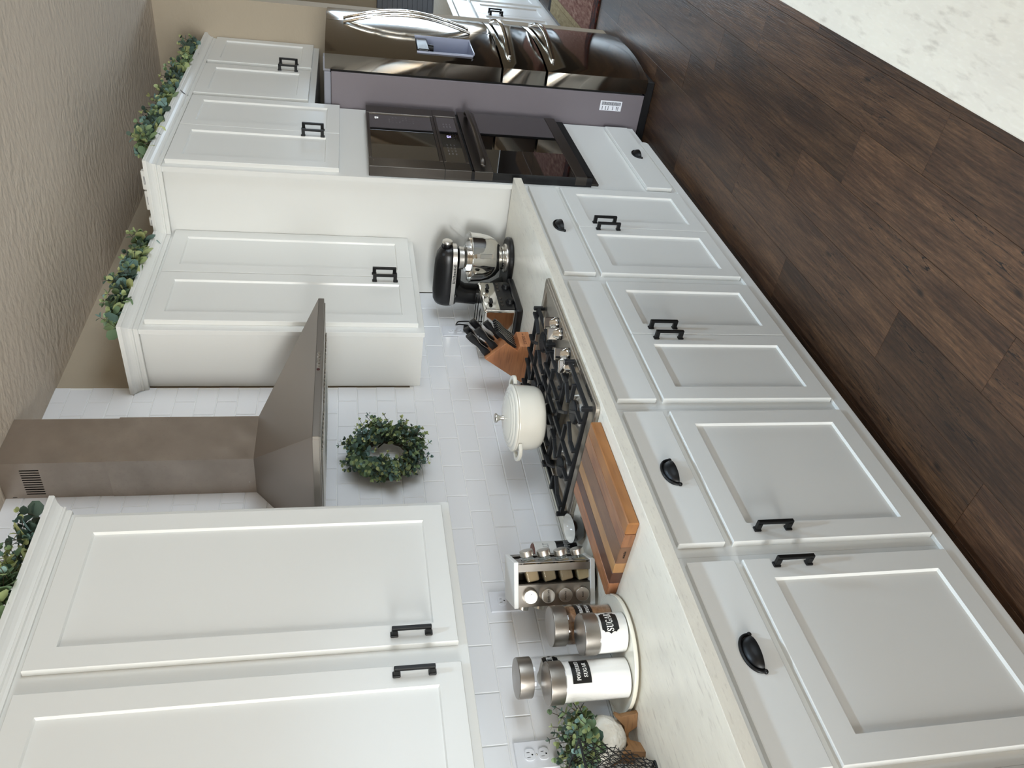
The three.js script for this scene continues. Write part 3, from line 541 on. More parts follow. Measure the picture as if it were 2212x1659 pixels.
// --- cutting board of glued strips ---
{
  const t = thing('cutting_board', 'thick wooden cutting board of mixed brown strips in front of the cooktop', 'cutting board');
  const Z = [0.300, 0.352, 0.398, 0.438, 0.505, 0.556, 0.600];
  const C = [[[0.56, 0.36, 0.24], [0.68, 0.47, 0.32]], [[0.24, 0.15, 0.12], [0.40, 0.26, 0.19]], [[0.56, 0.40, 0.25], [0.72, 0.55, 0.36]], [[0.36, 0.25, 0.19], [0.54, 0.40, 0.29]], [[0.48, 0.31, 0.21], [0.62, 0.44, 0.30]], [[0.50, 0.32, 0.17], [0.66, 0.45, 0.25]]];
  for (let i = 0; i < 6; i++) {
    const g = box(1.281 + (i === 0 || i === 5 ? 0.0005 : 0), 1.687, CT, 0.9462, Z[i], Z[i + 1] - 0.0004, i === 0 || i === 5 ? 0.003 : 0.0014);
    mesh('strip', g, std({ map: woodTex(C[i][0], C[i][1], 3 + i * 2.3, 2, i % 2 ? 22 : 30, 0.26), roughness: 0.36 }), t);
  }
  { const w = word('acacia', 0.007, 0.0003); w.rotateY(-Math.PI / 2); w.translate(1.2805, 0.930, 0.475); mesh('stamp', w, M.dark, t); }
  settle(t);
}
// --- knife block ---
M.cherry = std({ map: woodTex([0.66, 0.42, 0.27], [0.80, 0.55, 0.37], 4.2, 1.6, 26, 0.16), roughness: 0.38 });
{
  const t = thing('knife_block', 'leaning cherry-wood knife block behind the cooktop', 'knife block');
  const side = (pts, x0, x1) => { const g = extr(pts.map(([z, y]) => [-z, y]).reverse(), x1 - x0 - 0.004, 0.002); g.rotateY(Math.PI / 2); g.translate(x0 + 0.002, 0, 0); return uvBox(clean(g)); };
  mesh('body', side([[0.196, 1.106], [0.276, 1.026], [0.194, CT + 0.0002], [0.115, CT + 0.0002], [0.072, 0.936]], 2.540, 2.646), M.cherry, t);
  const f = mesh('front_rest', side([[0.190, CT + 0.0002], [0.262, CT + 0.0002], [0.262, 0.966], [0.238, 0.975]], 2.540, 2.646), M.cherry, t);
  const w = word('CUTCO', 0.0125, 0.0006, fontB, 1.05); w.translate(2.586, 0.9415, 0.2616); mesh('brand_lettering', w, std({ color: 0x5a2f1b, roughness: 0.6 }), f);
  { const g = cyl(0.0, 0.006, 0.0006, 3); g.rotateX(Math.PI / 2); g.translate(2.627, 0.9415, 0.2622); mesh('brand_mark', g, std({ color: 0x5a2f1b, roughness: 0.6 }), f); }
  const sl = []; for (const [x, s] of [[2.562, 0.13], [2.562, 0.50], [2.632, 0.80], [2.628, 0.13]]) { const c = V(x, 1.106 - 0.080 * s + 0.0008, 0.196 + 0.080 * s + 0.0008), g = new THREE.BoxGeometry(0.003, 0.030, 0.0012); g.rotateX(-Math.PI / 4); g.translate(c.x, c.y, c.z); sl.push(g); }
  mesh('slots', join(sl), M.dark, t); settle(t);
  // knives: handle along +y of their own frame, tilted towards the room
  const handleG = (L, w, th) => { const n = 12, o = []; const wd = (s) => w * (0.42 + 0.10 * Math.sin(s * 9.2 + 0.6) + (s > 0.85 ? 0.10 * (s - 0.85) / 0.15 : 0)); for (let i = 0; i <= n; i++) o.push([wd(i / n), L * i / n]); for (let i = n; i >= 0; i--) o.push([-wd(i / n) + 0.12 * w * Math.sin(i / n * 3), L * i / n]); const g = extr(o, th - 0.005, 0.0025); g.translate(0, 0, -th / 2 + 0.0025); g.rotateY(Math.PI / 2); return creased(g, 0.7); };
  const build = (label, L, w, th, group) => {
    const k = thing('kitchen_knife', label, 'knife', [0, 0, 0], 0, group); mesh('handle', handleG(L, w, th), M.plastic, k);
    const tang = []; for (let i = 0; i < 8; i++) { const s0 = i / 8, s1 = (i + 1) / 8, q = (s) => [0, L * s, w * (0.42 + 0.10 * Math.sin(s * 9.2 + 0.6)) + 0.0002]; tang.push(barG(q(s0 * 0.97 + 0.015), q(s1 * 0.97 + 0.015), 0.0022, 0.0012, [0, 0, 1], 0)); }
    mesh('tang', join(tang), M.bright, k); mesh('blade', box(-0.001, 0.001, -0.004, 0.002, -w * 0.4, w * 0.4, 0), M.bright, k); return k;
  };
  const lean = Math.PI / 4 + 0.03, onTop = (s) => [1.106 - 0.080 * s, 0.196 + 0.080 * s];
  const big = [['black-handled knife in the block, rear slot nearest the cooktop', 2.562, 0.16, 0.128, 0.030], ['black-handled knife in the block, rear slot in the middle', 2.602, 0.14, 0.135, 0.028], ['black-handled knife in the block, middle row nearest the cooktop', 2.566, 0.52, 0.122, 0.030], ['black-handled knife in the block, middle row toward the toaster', 2.618, 0.46, 0.138, 0.030], ['black-handled knife alone in the front slot of the block top', 2.606, 0.82, 0.100, 0.028]];
  for (const [lab, x, s, L, w] of big) { const k = build(lab, L, w, 0.0145, 'knives in the top of the block'); const [y, z] = onTop(s); k.position.set(x, y + 0.0012, z + 0.0012); k.rotation.x = lean; }
  for (let i = 0; i < 6; i++) { const k = build(['first', 'second', 'third', 'fourth', 'fifth', 'sixth'][i] + ' slim table knife of the row in the block front, counted from the cooktop', 0.118, 0.017, 0.0105, 'table knives in the block front'); k.position.set(2.553 + i * 0.0165, 0.9835, 0.2455); k.rotation.x = lean - 0.07; }
}
// --- toaster ---
{
  const t = thing('toaster', 'chrome four-slot toaster with black control panel between mixer and knife block', 'toaster');
  mesh('base', rbox(2.772, 3.042, CT, 0.944, 0.030, 0.287, 0.010), M.plastic, t);
  const b = cut(rbox(2.785, 3.030, 0.936, 1.083, 0.044, 0.273, 0.014, 4), ...[0, 1, 2, 3].map((i) => box(2.817 + i * 0.054 - (i > 1 ? 0 : 0.004), 2.836 + i * 0.054 - (i > 1 ? 0 : 0.004), 1.045, 1.10, 0.075, 0.225, 0)));
  const body = mesh('body', b, M.chrome, t);
  mesh('slot_lining', join([0, 1, 2, 3].map((i) => box(2.815 + i * 0.054, 2.836 + i * 0.054, 1.035, 1.046, 0.07, 0.23, 0))), M.dark, body);
  mesh('control_panel', box(2.793, 3.022, 0.944, 1.012, 0.270, 0.2765, 0.002), M.plastic, t);
  const lev = rbox(-0.017, 0.017, -0.008, 0.008, 0, 0.016, 0.0075, 4); for (const x of [2.849, 2.966]) { const l = mesh('lever', lev, M.black, t); l.position.set(x, 1.0455, 0.2745); }
  const kn = lathe([[0.0185, 0], [0.0185, 0.004], [0.0155, 0.006], [0.015, 0.016], [0.012, 0.0185], [0.0001, 0.0185]], 28); kn.rotateX(Math.PI / 2); for (const x of [2.851, 2.972]) { const k = mesh('knob', kn, M.black, t); k.position.set(x, 0.961, 0.2765); }
  const bt = lathe([[0.0062, 0], [0.0062, 0.003], [0.005, 0.004], [0.0001, 0.004]], 16); bt.rotateX(Math.PI / 2); for (const x of [2.826, 2.853, 2.880, 2.945, 2.972, 2.999]) { const k = mesh('button', bt, M.bstain, t); k.position.set(x, 0.998, 0.2762); }
  settle(t);
  const c = tube([[3.012, 1.085, 0.034], [3.000, 1.108, 0.050], [2.985, 1.150, 0.065], [2.978, 1.165, 0.066], [3.000, 1.160, 0.060], [3.03, 1.140, 0.050], [3.06, 1.05, 0.03], [3.05, 0.98, 0.02], [2.99, 0.93, 0.018]].slice(1), 0.0032, 50, 8);
  const cord = thing('power_cord', 'black toaster cord looping from a plug in the wall socket', 'cord'); mesh('cable', c, M.plastic, cord);
  mesh('plug', rbox(2.990, 3.012, 1.100, 1.126, 0.016, 0.046, 0.006), M.plastic, cord); settle(cord);
}
// --- stand mixer, facing the room ---
{
  const t = thing('stand_mixer', 'black stand mixer with shiny steel bowl beside the oven cabinet', 'mixer', [3.155, CT, 0]);
  M.matte = std({ color: 0x100f10, roughness: 0.34 });
  const sect = (list) => {     // loft of ellipses along z: [z, cy, rx, ry]
    const n = 36, f = [], ring = list.map(([z, cy, rx, ry, sq = 1]) => Array.from({ length: n }, (_, i) => { const a = 2 * Math.PI * i / n, c = Math.cos(a), s = Math.sin(a); return [rx * Math.sign(c) * Math.pow(Math.abs(c), sq), cy + ry * Math.sign(s) * Math.pow(Math.abs(s), sq), z]; }));
    for (let k = 0; k + 1 < ring.length; k++) for (let i = 0; i < n; i++) { const j = (i + 1) % n; f.push([ring[k][i], ring[k][j], ring[k + 1][j], ring[k + 1][i]]); }
    const g = tri(f); return creased(g, 0.9);
  };
  mesh('base', join(plan((() => { const p = []; for (let i = 0; i <= 24; i++) { const a = Math.PI * i / 24; p.push([0.098 * Math.cos(a), 0.325 + 0.098 * Math.sin(a)]); } p.push([-0.078, 0.09], [-0.06, 0.072], [0.06, 0.072], [0.078, 0.09]); return p; })().reverse(), 0, 0.024, 0.008)), M.matte, t);
  const col = [[0.02, 0.145, 0.058, 0.075], [0.08, 0.128, 0.050, 0.052], [0.15, 0.126, 0.046, 0.046], [0.20, 0.130, 0.046, 0.046], [0.25, 0.150, 0.050, 0.062]].map(([y, z, rx, rz]) => [y, z, rx, rz]);
  const cg = sect(col.map(([y, z, rx, rz]) => [-y, z, rx, rz, 0.8])); cg.rotateX(Math.PI / 2); mesh('column', cg, M.matte, t);
  const hd = mesh('head', sect([[0.076, 0.287, 0.002, 0.003], [0.078, 0.287, 0.030, 0.035], [0.086, 0.287, 0.046, 0.052], [0.105, 0.287, 0.056, 0.061], [0.15, 0.287, 0.061, 0.065], [0.24, 0.288, 0.062, 0.064], [0.31, 0.289, 0.058, 0.061], [0.345, 0.290, 0.050, 0.054], [0.366, 0.290, 0.038, 0.042], [0.376, 0.290, 0.020, 0.026], [0.378, 0.290, 0.002, 0.003]]), M.matte, t);
  { const p = []; for (let i = 0; i <= 16; i++) { const a = Math.PI * i / 16; p.push([-0.0640 * Math.sin(a + 0) , 0]); }
    const bandPts = []; for (const [z, x] of [[0.098, -0.0560], [0.13, -0.0622], [0.18, -0.0652], [0.25, -0.0652], [0.31, -0.0620], [0.345, -0.0540], [0.372, -0.034], [0.381, 0], [0.372, 0.034], [0.345, 0.0540], [0.31, 0.0620], [0.25, 0.0652], [0.18, 0.0652], [0.13, 0.0622]]) bandPts.push(V(x, 0, z));
    const cv = new THREE.CatmullRomCurve3(bandPts), N = 60, f = []; for (let i = 0; i < N; i++) { const a = cv.getPoint(i / N), b = cv.getPoint((i + 1) / N), q = (v, y, e = 0) => [v.x * (1 + e), y, v.z + (v.z > 0.37 ? e * 0.05 : 0)]; f.push([q(b, 0.2555, 0.02), q(a, 0.2555, 0.02), q(a, 0.2745, 0.02), q(b, 0.2745, 0.02)], [q(b, 0.2745, 0.02), q(a, 0.2745, 0.02), q(a, 0.2745, -0.05), q(b, 0.2745, -0.05)], [q(a, 0.2555, 0.02), q(b, 0.2555, 0.02), q(b, 0.2555, -0.05), q(a, 0.2555, -0.05)]); }
    const band = mesh('trim_band', tri(f), M.bright, hd);
    const w = word('KitchenAid', 0.0125, 0.0006, fontS); w.rotateY(-Math.PI / 2); w.translate(-0.0672, 0.265, 0.268); mesh('lettering', w, M.dark, band);
    const sp = new THREE.SphereGeometry(0.007, 14, 10); sp.translate(-0.069, 0.250, 0.155); mesh('speed_lever', join(sp, rodG([-0.066, 0.25, 0.155], [-0.066, 0.252, 0.20], 0.0018)), M.plastic, hd); }
  { const g = lathe([[0.0001, 0.0], [0.024, 0.0], [0.024, 0.024], [0.022, 0.026], [0.0001, 0.026]], 28); g.rotateX(Math.PI / 2); g.translate(0, 0.300, 0.368); mesh('hub', g, M.matte, hd); const c = lathe([[0.0235, 0], [0.0235, 0.008], [0.020, 0.011], [0.0001, 0.012]], 28); c.rotateX(Math.PI / 2); c.translate(0, 0.300, 0.394); mesh('hub_cap', c, M.bright, hd); const k = new THREE.SphereGeometry(0.009, 14, 10); k.translate(-0.026, 0.322, 0.392); mesh('hub_screw', k, M.plastic, hd); }
  mesh('beater_socket', join(cyl(0.052, 0.054, 0.022, 32, [0, 0.222, 0.318]), cyl(0.040, 0.050, 0.014, 32, [0, 0.208, 0.318])), M.bright, t);
  const bowl = mesh('bowl', lathe([[0.036, 0.034], [0.052, 0.030], [0.054, 0.042], [0.050, 0.050], [0.062, 0.056], [0.085, 0.076], [0.101, 0.105], [0.110, 0.145], [0.113, 0.190], [0.1165, 0.192], [0.1165, 0.195], [0.1115, 0.195], [0.108, 0.145], [0.098, 0.107], [0.082, 0.080], [0.0001, 0.06]], 64), M.chrome, t); bowl.position.set(0, 0, 0.325);
  { const a = Math.atan2(-1.06, 0.62) , pts = [[0.109, 0.178], [0.133, 0.178], [0.141, 0.165], [0.1395, 0.110], [0.130, 0.095], [0.101, 0.097]]; const g = []; for (let i = 0; i + 1 < pts.length; i++) g.push(barG([0, pts[i][1], pts[i][0]], [0, pts[i + 1][1], pts[i + 1][0]], 0.021, 0.0035, [0, 1, 0.01])); const h = join(g); h.rotateY(-1.03); mesh('bowl_handle', h, M.chrome, bowl); }
  mesh('bowl_plate', lathe([[0.066, 0.022], [0.066, 0.030], [0.060, 0.034], [0.040, 0.034]], 40), M.bright, t).position.set(0, 0, 0.325);
  M.acryl = phys({ color: 0xffffff, roughness: 0.04, transmission: 1, thickness: 0, ior: 1.45 });
  const sh = mesh('pouring_shield', lathe([[0.112, 0.1955], [0.106, 0.206], [0.062, 0.214], [0.058, 0.212], [0.060, 0.208], [0.103, 0.202], [0.109, 0.1955]], 48), M.acryl, t); sh.position.set(0, 0, 0.325);
  mesh('pouring_chute', tri([[[0.045, 0.206, 0.06], [0.075, 0.206, 0.03], [0.125, 0.275, 0.075], [0.080, 0.290, 0.120]], [[0.075, 0.206, 0.03], [0.085, 0.212, 0.085], [0.135, 0.262, 0.125], [0.125, 0.275, 0.075]], [[0.085, 0.212, 0.085], [0.045, 0.206, 0.06], [0.080, 0.290, 0.120], [0.135, 0.262, 0.125]]].map((f) => f)), M.acryl, sh);
}
// --- spoon rest ---
{
  const t = thing('spoon_rest', 'small glossy spoon rest, white inside and black outside, by the cooktop corner', 'spoon rest', [1.622, CT, 0.196], 0.6);
  const oval = (g) => { g.scale(1.28, 1, 0.86); g.computeVertexNormals(); return g; };
  mesh('outer_shell', oval(lathe([[0.0001, 0.0], [0.034, 0.0], [0.046, 0.010], [0.052, 0.026], [0.0545, 0.042], [0.0530, 0.0425]], 48)), phys({ color: 0x0a0a0b, roughness: 0.12, clearcoat: 1 }), t);
  mesh('inner_glaze', oval(lathe([[0.0530, 0.0425], [0.0500, 0.034], [0.040, 0.016], [0.026, 0.008], [0.0001, 0.007]], 48)), phys({ color: 0xdedcd6, roughness: 0.1, clearcoat: 1 }), t);
}
// --- salt and pepper canisters standing one on the other ---
{
  const lab = (txt, bg, fg) => canvasTex(512, 256, (g) => { g.fillStyle = bg; g.fillRect(0, 0, 512, 256); g.strokeStyle = fg; g.lineWidth = 5; g.font = 'bold 120px sans-serif'; g.textAlign = 'center'; g.strokeText(txt, 256, 170); });
  const can = (y, h, txt, bg, fg, col, label) => { const t = thing('seasoning_canister', label, 'canister', [1.622, y, 0.076], 0, 'stacked seasoning canisters'); mesh('body', lathe([[0.0001, 0], [0.0375, 0], [0.039, 0.002], [0.039, h - 0.002], [0.0375, h], [0.034, h], [0.034, h - 0.004], [0.0001, h - 0.004]], 48), std({ color: col, roughness: 0.3 }), t);
    const g = new THREE.CylinderGeometry(0.0393, 0.0393, h * 0.75, 32, 1, true, -0.85, 1.7); g.translate(0, h / 2, 0); const m = mesh('label', g, std({ map: lab(txt, bg, fg), roughness: 0.35 }), t); m.rotation.y = -0.20; return t; };
  can(CT, 0.071, 'PEPPER', '#0c0c0d', '#e6e6e4', 0x0c0c0d, 'black pepper canister under the white one, behind the spice rack');
  const s = can(CT + 0.0712, 0.074, 'SALT', '#dcdad4', '#141414', 0xdcdad4, 'white salt canister with wooden lid stacked on the black one');
  mesh('lid', cyl(0.0335, 0.0335, 0.007, 40, [0, 0.0695, 0]), std({ color: 0x6a3a2a, roughness: 0.5 }), s);
}
// --- revolving spice rack and its jars ---
{
  const at = [1.456, CT, 0.158], turn = -0.867;
  const t = thing('spice_rack', 'square revolving spice rack with white top and bottom and steel sides', 'spice rack', at, turn);
  mesh('turntable', cyl(0.052, 0.056, 0.0105, 40), M.plastic, t);
  mesh('bottom_plate', box(-0.069, 0.069, 0.0108, 0.026, -0.069, 0.069, 0.002), M.white, t); mesh('top_plate', box(-0.069, 0.069, 0.249, 0.263, -0.069, 0.069, 0.002), M.white, t);
  const row = (k) => 0.0525 + k * 0.0532, hole = (c, y) => Array.from({ length: 24 }, (_, i) => [c + 0.0212 * Math.cos(-2 * Math.PI * i / 24), y + 0.0212 * Math.sin(-2 * Math.PI * i / 24)]);
  for (let s = 0; s < 4; s++) {
    const g = extr([[-0.066, 0.026], [-0.0015, 0.026], [-0.0015, 0.249], [-0.066, 0.249]], 0.0012, 0, [0, 1, 2, 3].map((k) => hole(-0.033, row(k)))); g.translate(0, 0, 0.0645);
    const strap = box(0.038, 0.060, 0.026, 0.249, 0.0645, 0.0660, 0.0004), q = join(g, strap); q.rotateY(s * Math.PI / 2); mesh('side_plate', q, M.steel, t);
  }
  mesh('core', join(box(-0.0015, 0.0015, 0.026, 0.249, -0.064, 0.064, 0), box(-0.064, 0.064, 0.026, 0.249, -0.0015, 0.0015, 0)), M.bstain, t);
  const herb = [[0.74, 0.62, 0.46], [0.92, 0.78, 0.60], [0.80, 0.68, 0.52], [0.70, 0.60, 0.45]].map((c, i) => std({ roughness: 0.95, map: tex(64, 64, () => { const k = 0.55 + 0.75 * rnd(); return c.map((x) => x * k); }, { size: 0.03 }) }));
  M.jar = phys({ color: 0xf4f7f5, roughness: 0.03, transmission: 0.95, thickness: 0, ior: 1.45 });
  const glassG = join(rbox(-0.0195, 0.0195, -0.0195, 0.0195, -0.066, 0.004, 0.006, 2), cyl(0.0165, 0.0165, 0.012, 20, [0, 0, 0]).rotateX(Math.PI / 2).translate(0, 0, 0.002)), fillG = rbox(-0.0186, 0.0186, -0.0186, 0.0186, -0.0648, -0.004, 0.005, 2);
  const lidG = lathe([[0.0195, 0], [0.0208, 0.001], [0.0208, 0.016], [0.0195, 0.0175], [0.0001, 0.0175]], 32); lidG.rotateX(Math.PI / 2); lidG.translate(0, 0, 0.012);
  const names = ['Basil', 'Parsley', 'Garlic Salt', 'Curry'];
  const pos = ['lowest', 'second lowest', 'second highest', 'highest'];
  const put = (k, side) => {
    const j = thing('spice_jar', 'steel-capped glass spice jar, ' + pos[k] + ' of the column ' + ['facing the camera', 'leaning out toward the cutting board', '', 'leaning out toward the canisters'][side], 'spice jar', [0, 0, 0], 0, 'jars in the revolving spice rack');
    mesh('glass', glassG, M.jar, j); mesh('contents', fillG, herb[(k + side) % 4], j); const l = mesh('lid', lidG, M.bright, j);
    if (side === 0) { const w = word(names[k], 0.0052, 0.0002); w.translate(0, 0, 0.0296); mesh('lettering', w, M.dark, l); }
    const q = new THREE.Object3D(); q.position.set(...at); q.rotation.y = turn; const a = new THREE.Object3D(); q.add(a); a.rotation.y = side * Math.PI / 2; const b = new THREE.Object3D(); a.add(b); b.position.set(-0.033, row(k), side === 0 ? 0.055 : 0.068); b.rotation.x = -0.10; if (side) b.rotation.x = -0.22; q.updateMatrixWorld(true); b.matrixWorld.decompose(j.position, j.quaternion, j.scale);
  };
  for (const side of [0, 1, 3]) for (let k = 3; k >= 0; k--) put(k, side);
}
// --- turntable tray with four canisters ---
{
  const wp = phys({ color: 0xe7e3d4, roughness: 0.2, clearcoat: 0.4 });
  const ls = thing('lazy_susan', 'round cream turntable tray under the four sugar and flour canisters', 'turntable', [1.157, CT, 0.207]);
  mesh('foot', cyl(0.09, 0.09, 0.005, 48), M.plastic, ls);
  mesh('tray', lathe([[0.0001, 0.0055], [0.150, 0.0055], [0.158, 0.0075], [0.1595, 0.011], [0.1595, 0.0185], [0.1575, 0.0195], [0.1545, 0.0175], [0.1525, 0.0160], [0.0001, 0.0160]], 96), wp, ls);
  const lidG = lathe([[0.0545, 0], [0.0555, 0.001], [0.0555, 0.038], [0.0540, 0.0405], [0.0001, 0.0408]], 64);
  const badge = (kind, lines) => {
    const W = 512, H = 384, shape = (g) => { g.beginPath(); if (kind) { g.moveTo(40, 110); g.quadraticCurveTo(80, 100, 90, 70); g.lineTo(420, 70); g.quadraticCurveTo(430, 100, 472, 110); g.quadraticCurveTo(440, 150, 505, 192); g.quadraticCurveTo(440, 234, 472, 274); g.quadraticCurveTo(430, 284, 420, 314); g.lineTo(90, 314); g.quadraticCurveTo(80, 284, 40, 274); g.quadraticCurveTo(75, 234, 8, 192); g.quadraticCurveTo(75, 150, 40, 110); } else g.rect(6, 40, 500, 304); g.fill(); };
    const map = canvasTex(W, H, (g) => { g.fillStyle = '#0b0b0b'; g.fillRect(0, 0, W, H); g.fillStyle = '#f2f0ea'; g.textAlign = 'center'; lines.forEach((l, i) => { g.font = 'bold ' + (lines.length > 1 ? 84 : 132) + 'px serif'; g.fillText(l, W / 2, lines.length > 1 ? 172 + i * 118 : 236, 400); }); });
    const alpha = canvasTex(W, H, (g) => { g.fillStyle = '#000'; g.fillRect(0, 0, W, H); g.fillStyle = '#fff'; shape(g); }); alpha.colorSpace = THREE.NoColorSpace;
    return std({ map, alphaMap: alpha, alphaTest: 0.5, roughness: 0.35, side: THREE.DoubleSide });
  };
  const flourT = std({ color: 0xece9e2, roughness: 0.9 }), sugarT = std({ color: 0xf0efec, roughness: 0.9 }), brownT = std({ roughness: 0.95, map: tex(128, 128, (u, v) => mix3([0.50, 0.36, 0.24], [0.66, 0.50, 0.36], clamp01(0.5 + per(u, v, 9, 4, 5) * 2)), { size: 0.1 }) });
  const canister = (label, x, z, H, fill, fm, kind, lines, ly, lh, face) => {
    const t = thing('canister', label, 'canister', [x, CT + 0.0162, z], 0, 'glass canisters on the turntable'), hb = H - 0.041;
    mesh('glass', lathe([[0.0001, 0], [0.050, 0], [0.0535, 0.003], [0.0535, hb - 0.006], [0.0515, hb - 0.001], [0.0515, hb + 0.004], [0.0503, hb + 0.004], [0.0503, hb - 0.002], [0.0522, hb - 0.008], [0.0522, 0.004], [0.0001, 0.003]], 64), M.glass, t);
    const fp = [[0.0001, 0.0035], [0.0505, 0.0035], [0.0517, 0.006]]; const n = 30, g = []; const top = (a) => fill + 0.006 * Math.sin(a * 2 + x * 40) * (fm === sugarT ? 0.2 : 1) + (fm === sugarT ? 0 : 0.004 * Math.sin(a * 5 + 1));
    for (let i = 0; i < 48; i++) { const a = 2 * Math.PI * i / 48, b = 2 * Math.PI * (i + 1) / 48, R = 0.0517, q = (r, an, y) => [r * Math.sin(an), y, r * Math.cos(an)]; g.push([q(R, a, 0.0035), q(R, b, 0.0035), q(R, b, top(b)), q(R, a, top(a))], [q(R, a, top(a)), q(R, b, top(b)), q(R * 0.5, b, fill + 0.008), q(R * 0.5, a, fill + 0.008)], [q(R * 0.5, a, fill + 0.008), q(R * 0.5, b, fill + 0.008), [0, fill + 0.004, 0]], [q(R, b, 0.0035), q(R, a, 0.0035), [0, 0.0035, 0]]); }
    mesh('contents', creased(tri(g), 0.8), fm, t);
    const l = mesh('lid', lidG, M.steel, t); l.position.y = hb; 
    const cg = new THREE.CylinderGeometry(0.0538, 0.0538, lh, 36, 1, true, -0.68, 1.36); const b = mesh('label', cg, badge(kind, lines), t); b.position.y = ly; b.rotation.y = face; return t;
  };
  canister('tall glass canister of white powder labelled POWDERED SUGAR, nearest the camera', 1.067, 0.230, 0.222, 0.179, sugarT, 0, ['POWDERED', 'SUGAR'], 0.137, 0.064, 0.02);
  canister('short glass canister of white sugar with an ornate SUGAR label', 1.156, 0.306, 0.123, 0.078, sugarT, 1, ['SUGAR'], 0.051, 0.074, 0.02);
  canister('tallest glass canister, labelled FLOUR, at the back of the tray', 1.150, 0.126, 0.275, 0.195, flourT, 1, ['FLOUR'], 0.182, 0.070, 0.08);
  canister('glass canister of brown sugar behind the SUGAR canister', 1.242, 0.224, 0.175, 0.118, brownT, 0, ['BROWN', 'SUGAR'], 0.083, 0.062, 0.42);
}
// --- sockets in the tile wall ---
M.socket = std({ color: 0xe6e8ee, roughness: 0.3 });
{
  const plate = (label, x, y, dz = 0.0085) => {
    const t = thing('wall_socket', label, 'socket', [x, y, dz], 0, 'white wall sockets in the backsplash');
    mesh('plate', box(-0.040, 0.040, -0.060, 0.060, -0.0005, 0.0055, 0.0028), M.socket, t);
    for (const s of [-1, 1]) { const g = extr(rrect(-0.0165, 0.0165, s * 0.0195 - 0.0145, s * 0.0195 + 0.0145, 0.011), 0.0022, 0.0006, [rrect(-0.0075, -0.0055, s * 0.0195 - 0.001, s * 0.0195 + 0.008, 0.0004, 1).reverse(), rrect(0.0052, 0.0074, s * 0.0195, s * 0.0195 + 0.008, 0.0004, 1).reverse(), rrect(-0.0026, 0.0026, s * 0.0195 - 0.0095, s * 0.0195 - 0.0045, 0.0024, 3).reverse()]); g.translate(0, 0, 0.0058); const o = mesh('outlet', g, M.socket, t); mesh('slots', box(-0.010, 0.010, s * 0.0195 - 0.010, s * 0.0195 + 0.009, 0.0052, 0.0060, 0), M.dark, o); }
    const sc = new THREE.SphereGeometry(0.003, 10, 6); sc.scale(1, 1, 0.4); sc.translate(0, 0, 0.0055); mesh('screw', sc, M.bright, t);
  };
  plate('white wall socket with the toaster plugged in', 3.005, 1.163); plate('white wall socket above the spice rack', 1.488, 1.158); plate('white wall socket behind the potted plant at the bottom edge', 0.987, 1.160);
}
// ================= greenery =================
const greens = [0x5b766c, 0x6a8362, 0x8aa175, 0xa7b47c, 0x789790, 0x4a5d50, 0xb9c084].map((c) => phys({ color: c, roughness: 0.6, side: THREE.DoubleSide, transmission: 0.12, thickness: 0 }));
const stemM = std({ color: 0x4a4232, roughness: 0.8 });
const leafG = (() => { const f = [], n = 8, P = (i) => { const a = 2 * Math.PI * i / n, r = 0.5; return [r * Math.sin(a) * 0.86, r - r * Math.cos(a) + 0.06, 0.10 * Math.sin(a) * Math.sin(a)]; }; for (let i = 0; i < n; i++) f.push([[0, 0.5, 0], P(i), P((i + 1) % n)]); f.push([[-0.03, 0, 0], [0.03, 0, 0], [0, 0.12, 0]]); const g = tri(f); return creased(g, 1.2); })();
// a twig from p along d, curving towards e, with opposite pairs of round leaves; leaves go into list
function twig(list, stems, p, d, L, size, tone, pairs) {
  const dir = d.clone().normalize(), bend = V(rr(-1, 1), rr(-1, 1), rr(-1, 1)).multiplyScalar(0.35), pts = [];
  for (let i = 0; i <= 4; i++) { const s = i / 4; pts.push(p.clone().addScaledVector(dir, L * s).addScaledVector(bend, L * s * s * 0.6)); }
  const cv = new THREE.CatmullRomCurve3(pts); stems.push(new THREE.TubeGeometry(cv, 4, 0.0011, 4));
  const side = dir.clone().cross(V(rr(-1, 1), rr(-1, 1), rr(-1, 1))).normalize();
  for (let k = 0; k < pairs; k++) {
    const s = 0.22 + 0.78 * k / (pairs - 1 || 1), c = cv.getPoint(s), tg = cv.getTangent(s), ax = side.clone().applyAxisAngle(tg, k * 1.57), sz = size * (1.15 - 0.72 * s) * rr(0.85, 1.15);
    for (const q of k === pairs - 1 ? [-1, 1, 0] : [-1, 1]) {
      const up = q ? ax.clone().multiplyScalar(q).addScaledVector(tg, 0.45).normalize() : tg.clone(), nn = q ? tg.clone().applyAxisAngle(up.clone().cross(tg).normalize(), 0.2) : ax.clone(), x = up.clone().cross(nn).normalize(), z = x.clone().cross(up).normalize();
      const m = new THREE.Matrix4().makeBasis(x.multiplyScalar(sz), up.clone().multiplyScalar(sz), z.multiplyScalar(sz)).setPosition(c);
      list.push({ m, sz, tone: (tone + (rnd() < 0.25 ? 1 : 0) + (s > 0.8 ? 2 : 0)) % greens.length, c });
    }
  }
}
function greenery(name, label, category, group, twigs, keep, score) {
  const t = thing(name, label, category, [0, 0, 0], 0, group), list = [], stems = []; twigs(list, stems);
  list.sort((a, b) => score(b) - score(a));
  for (const l of list.slice(0, keep)) { const o = mesh('leaf', leafG, greens[l.tone], t); l.m.decompose(o.position, o.quaternion, o.scale); }
  for (let k = 0; k < greens.length; k++) { const r = list.slice(keep).filter((l) => l.tone === k).map((l) => leafG.clone().applyMatrix4(l.m)); if (r.length) { const o = mesh('foliage', join(r), greens[k], t); o.userData.kind = 'stuff'; } }
  if (stems.length) mesh('stems', join(stems), stemM, t);
  return settle(t);
}
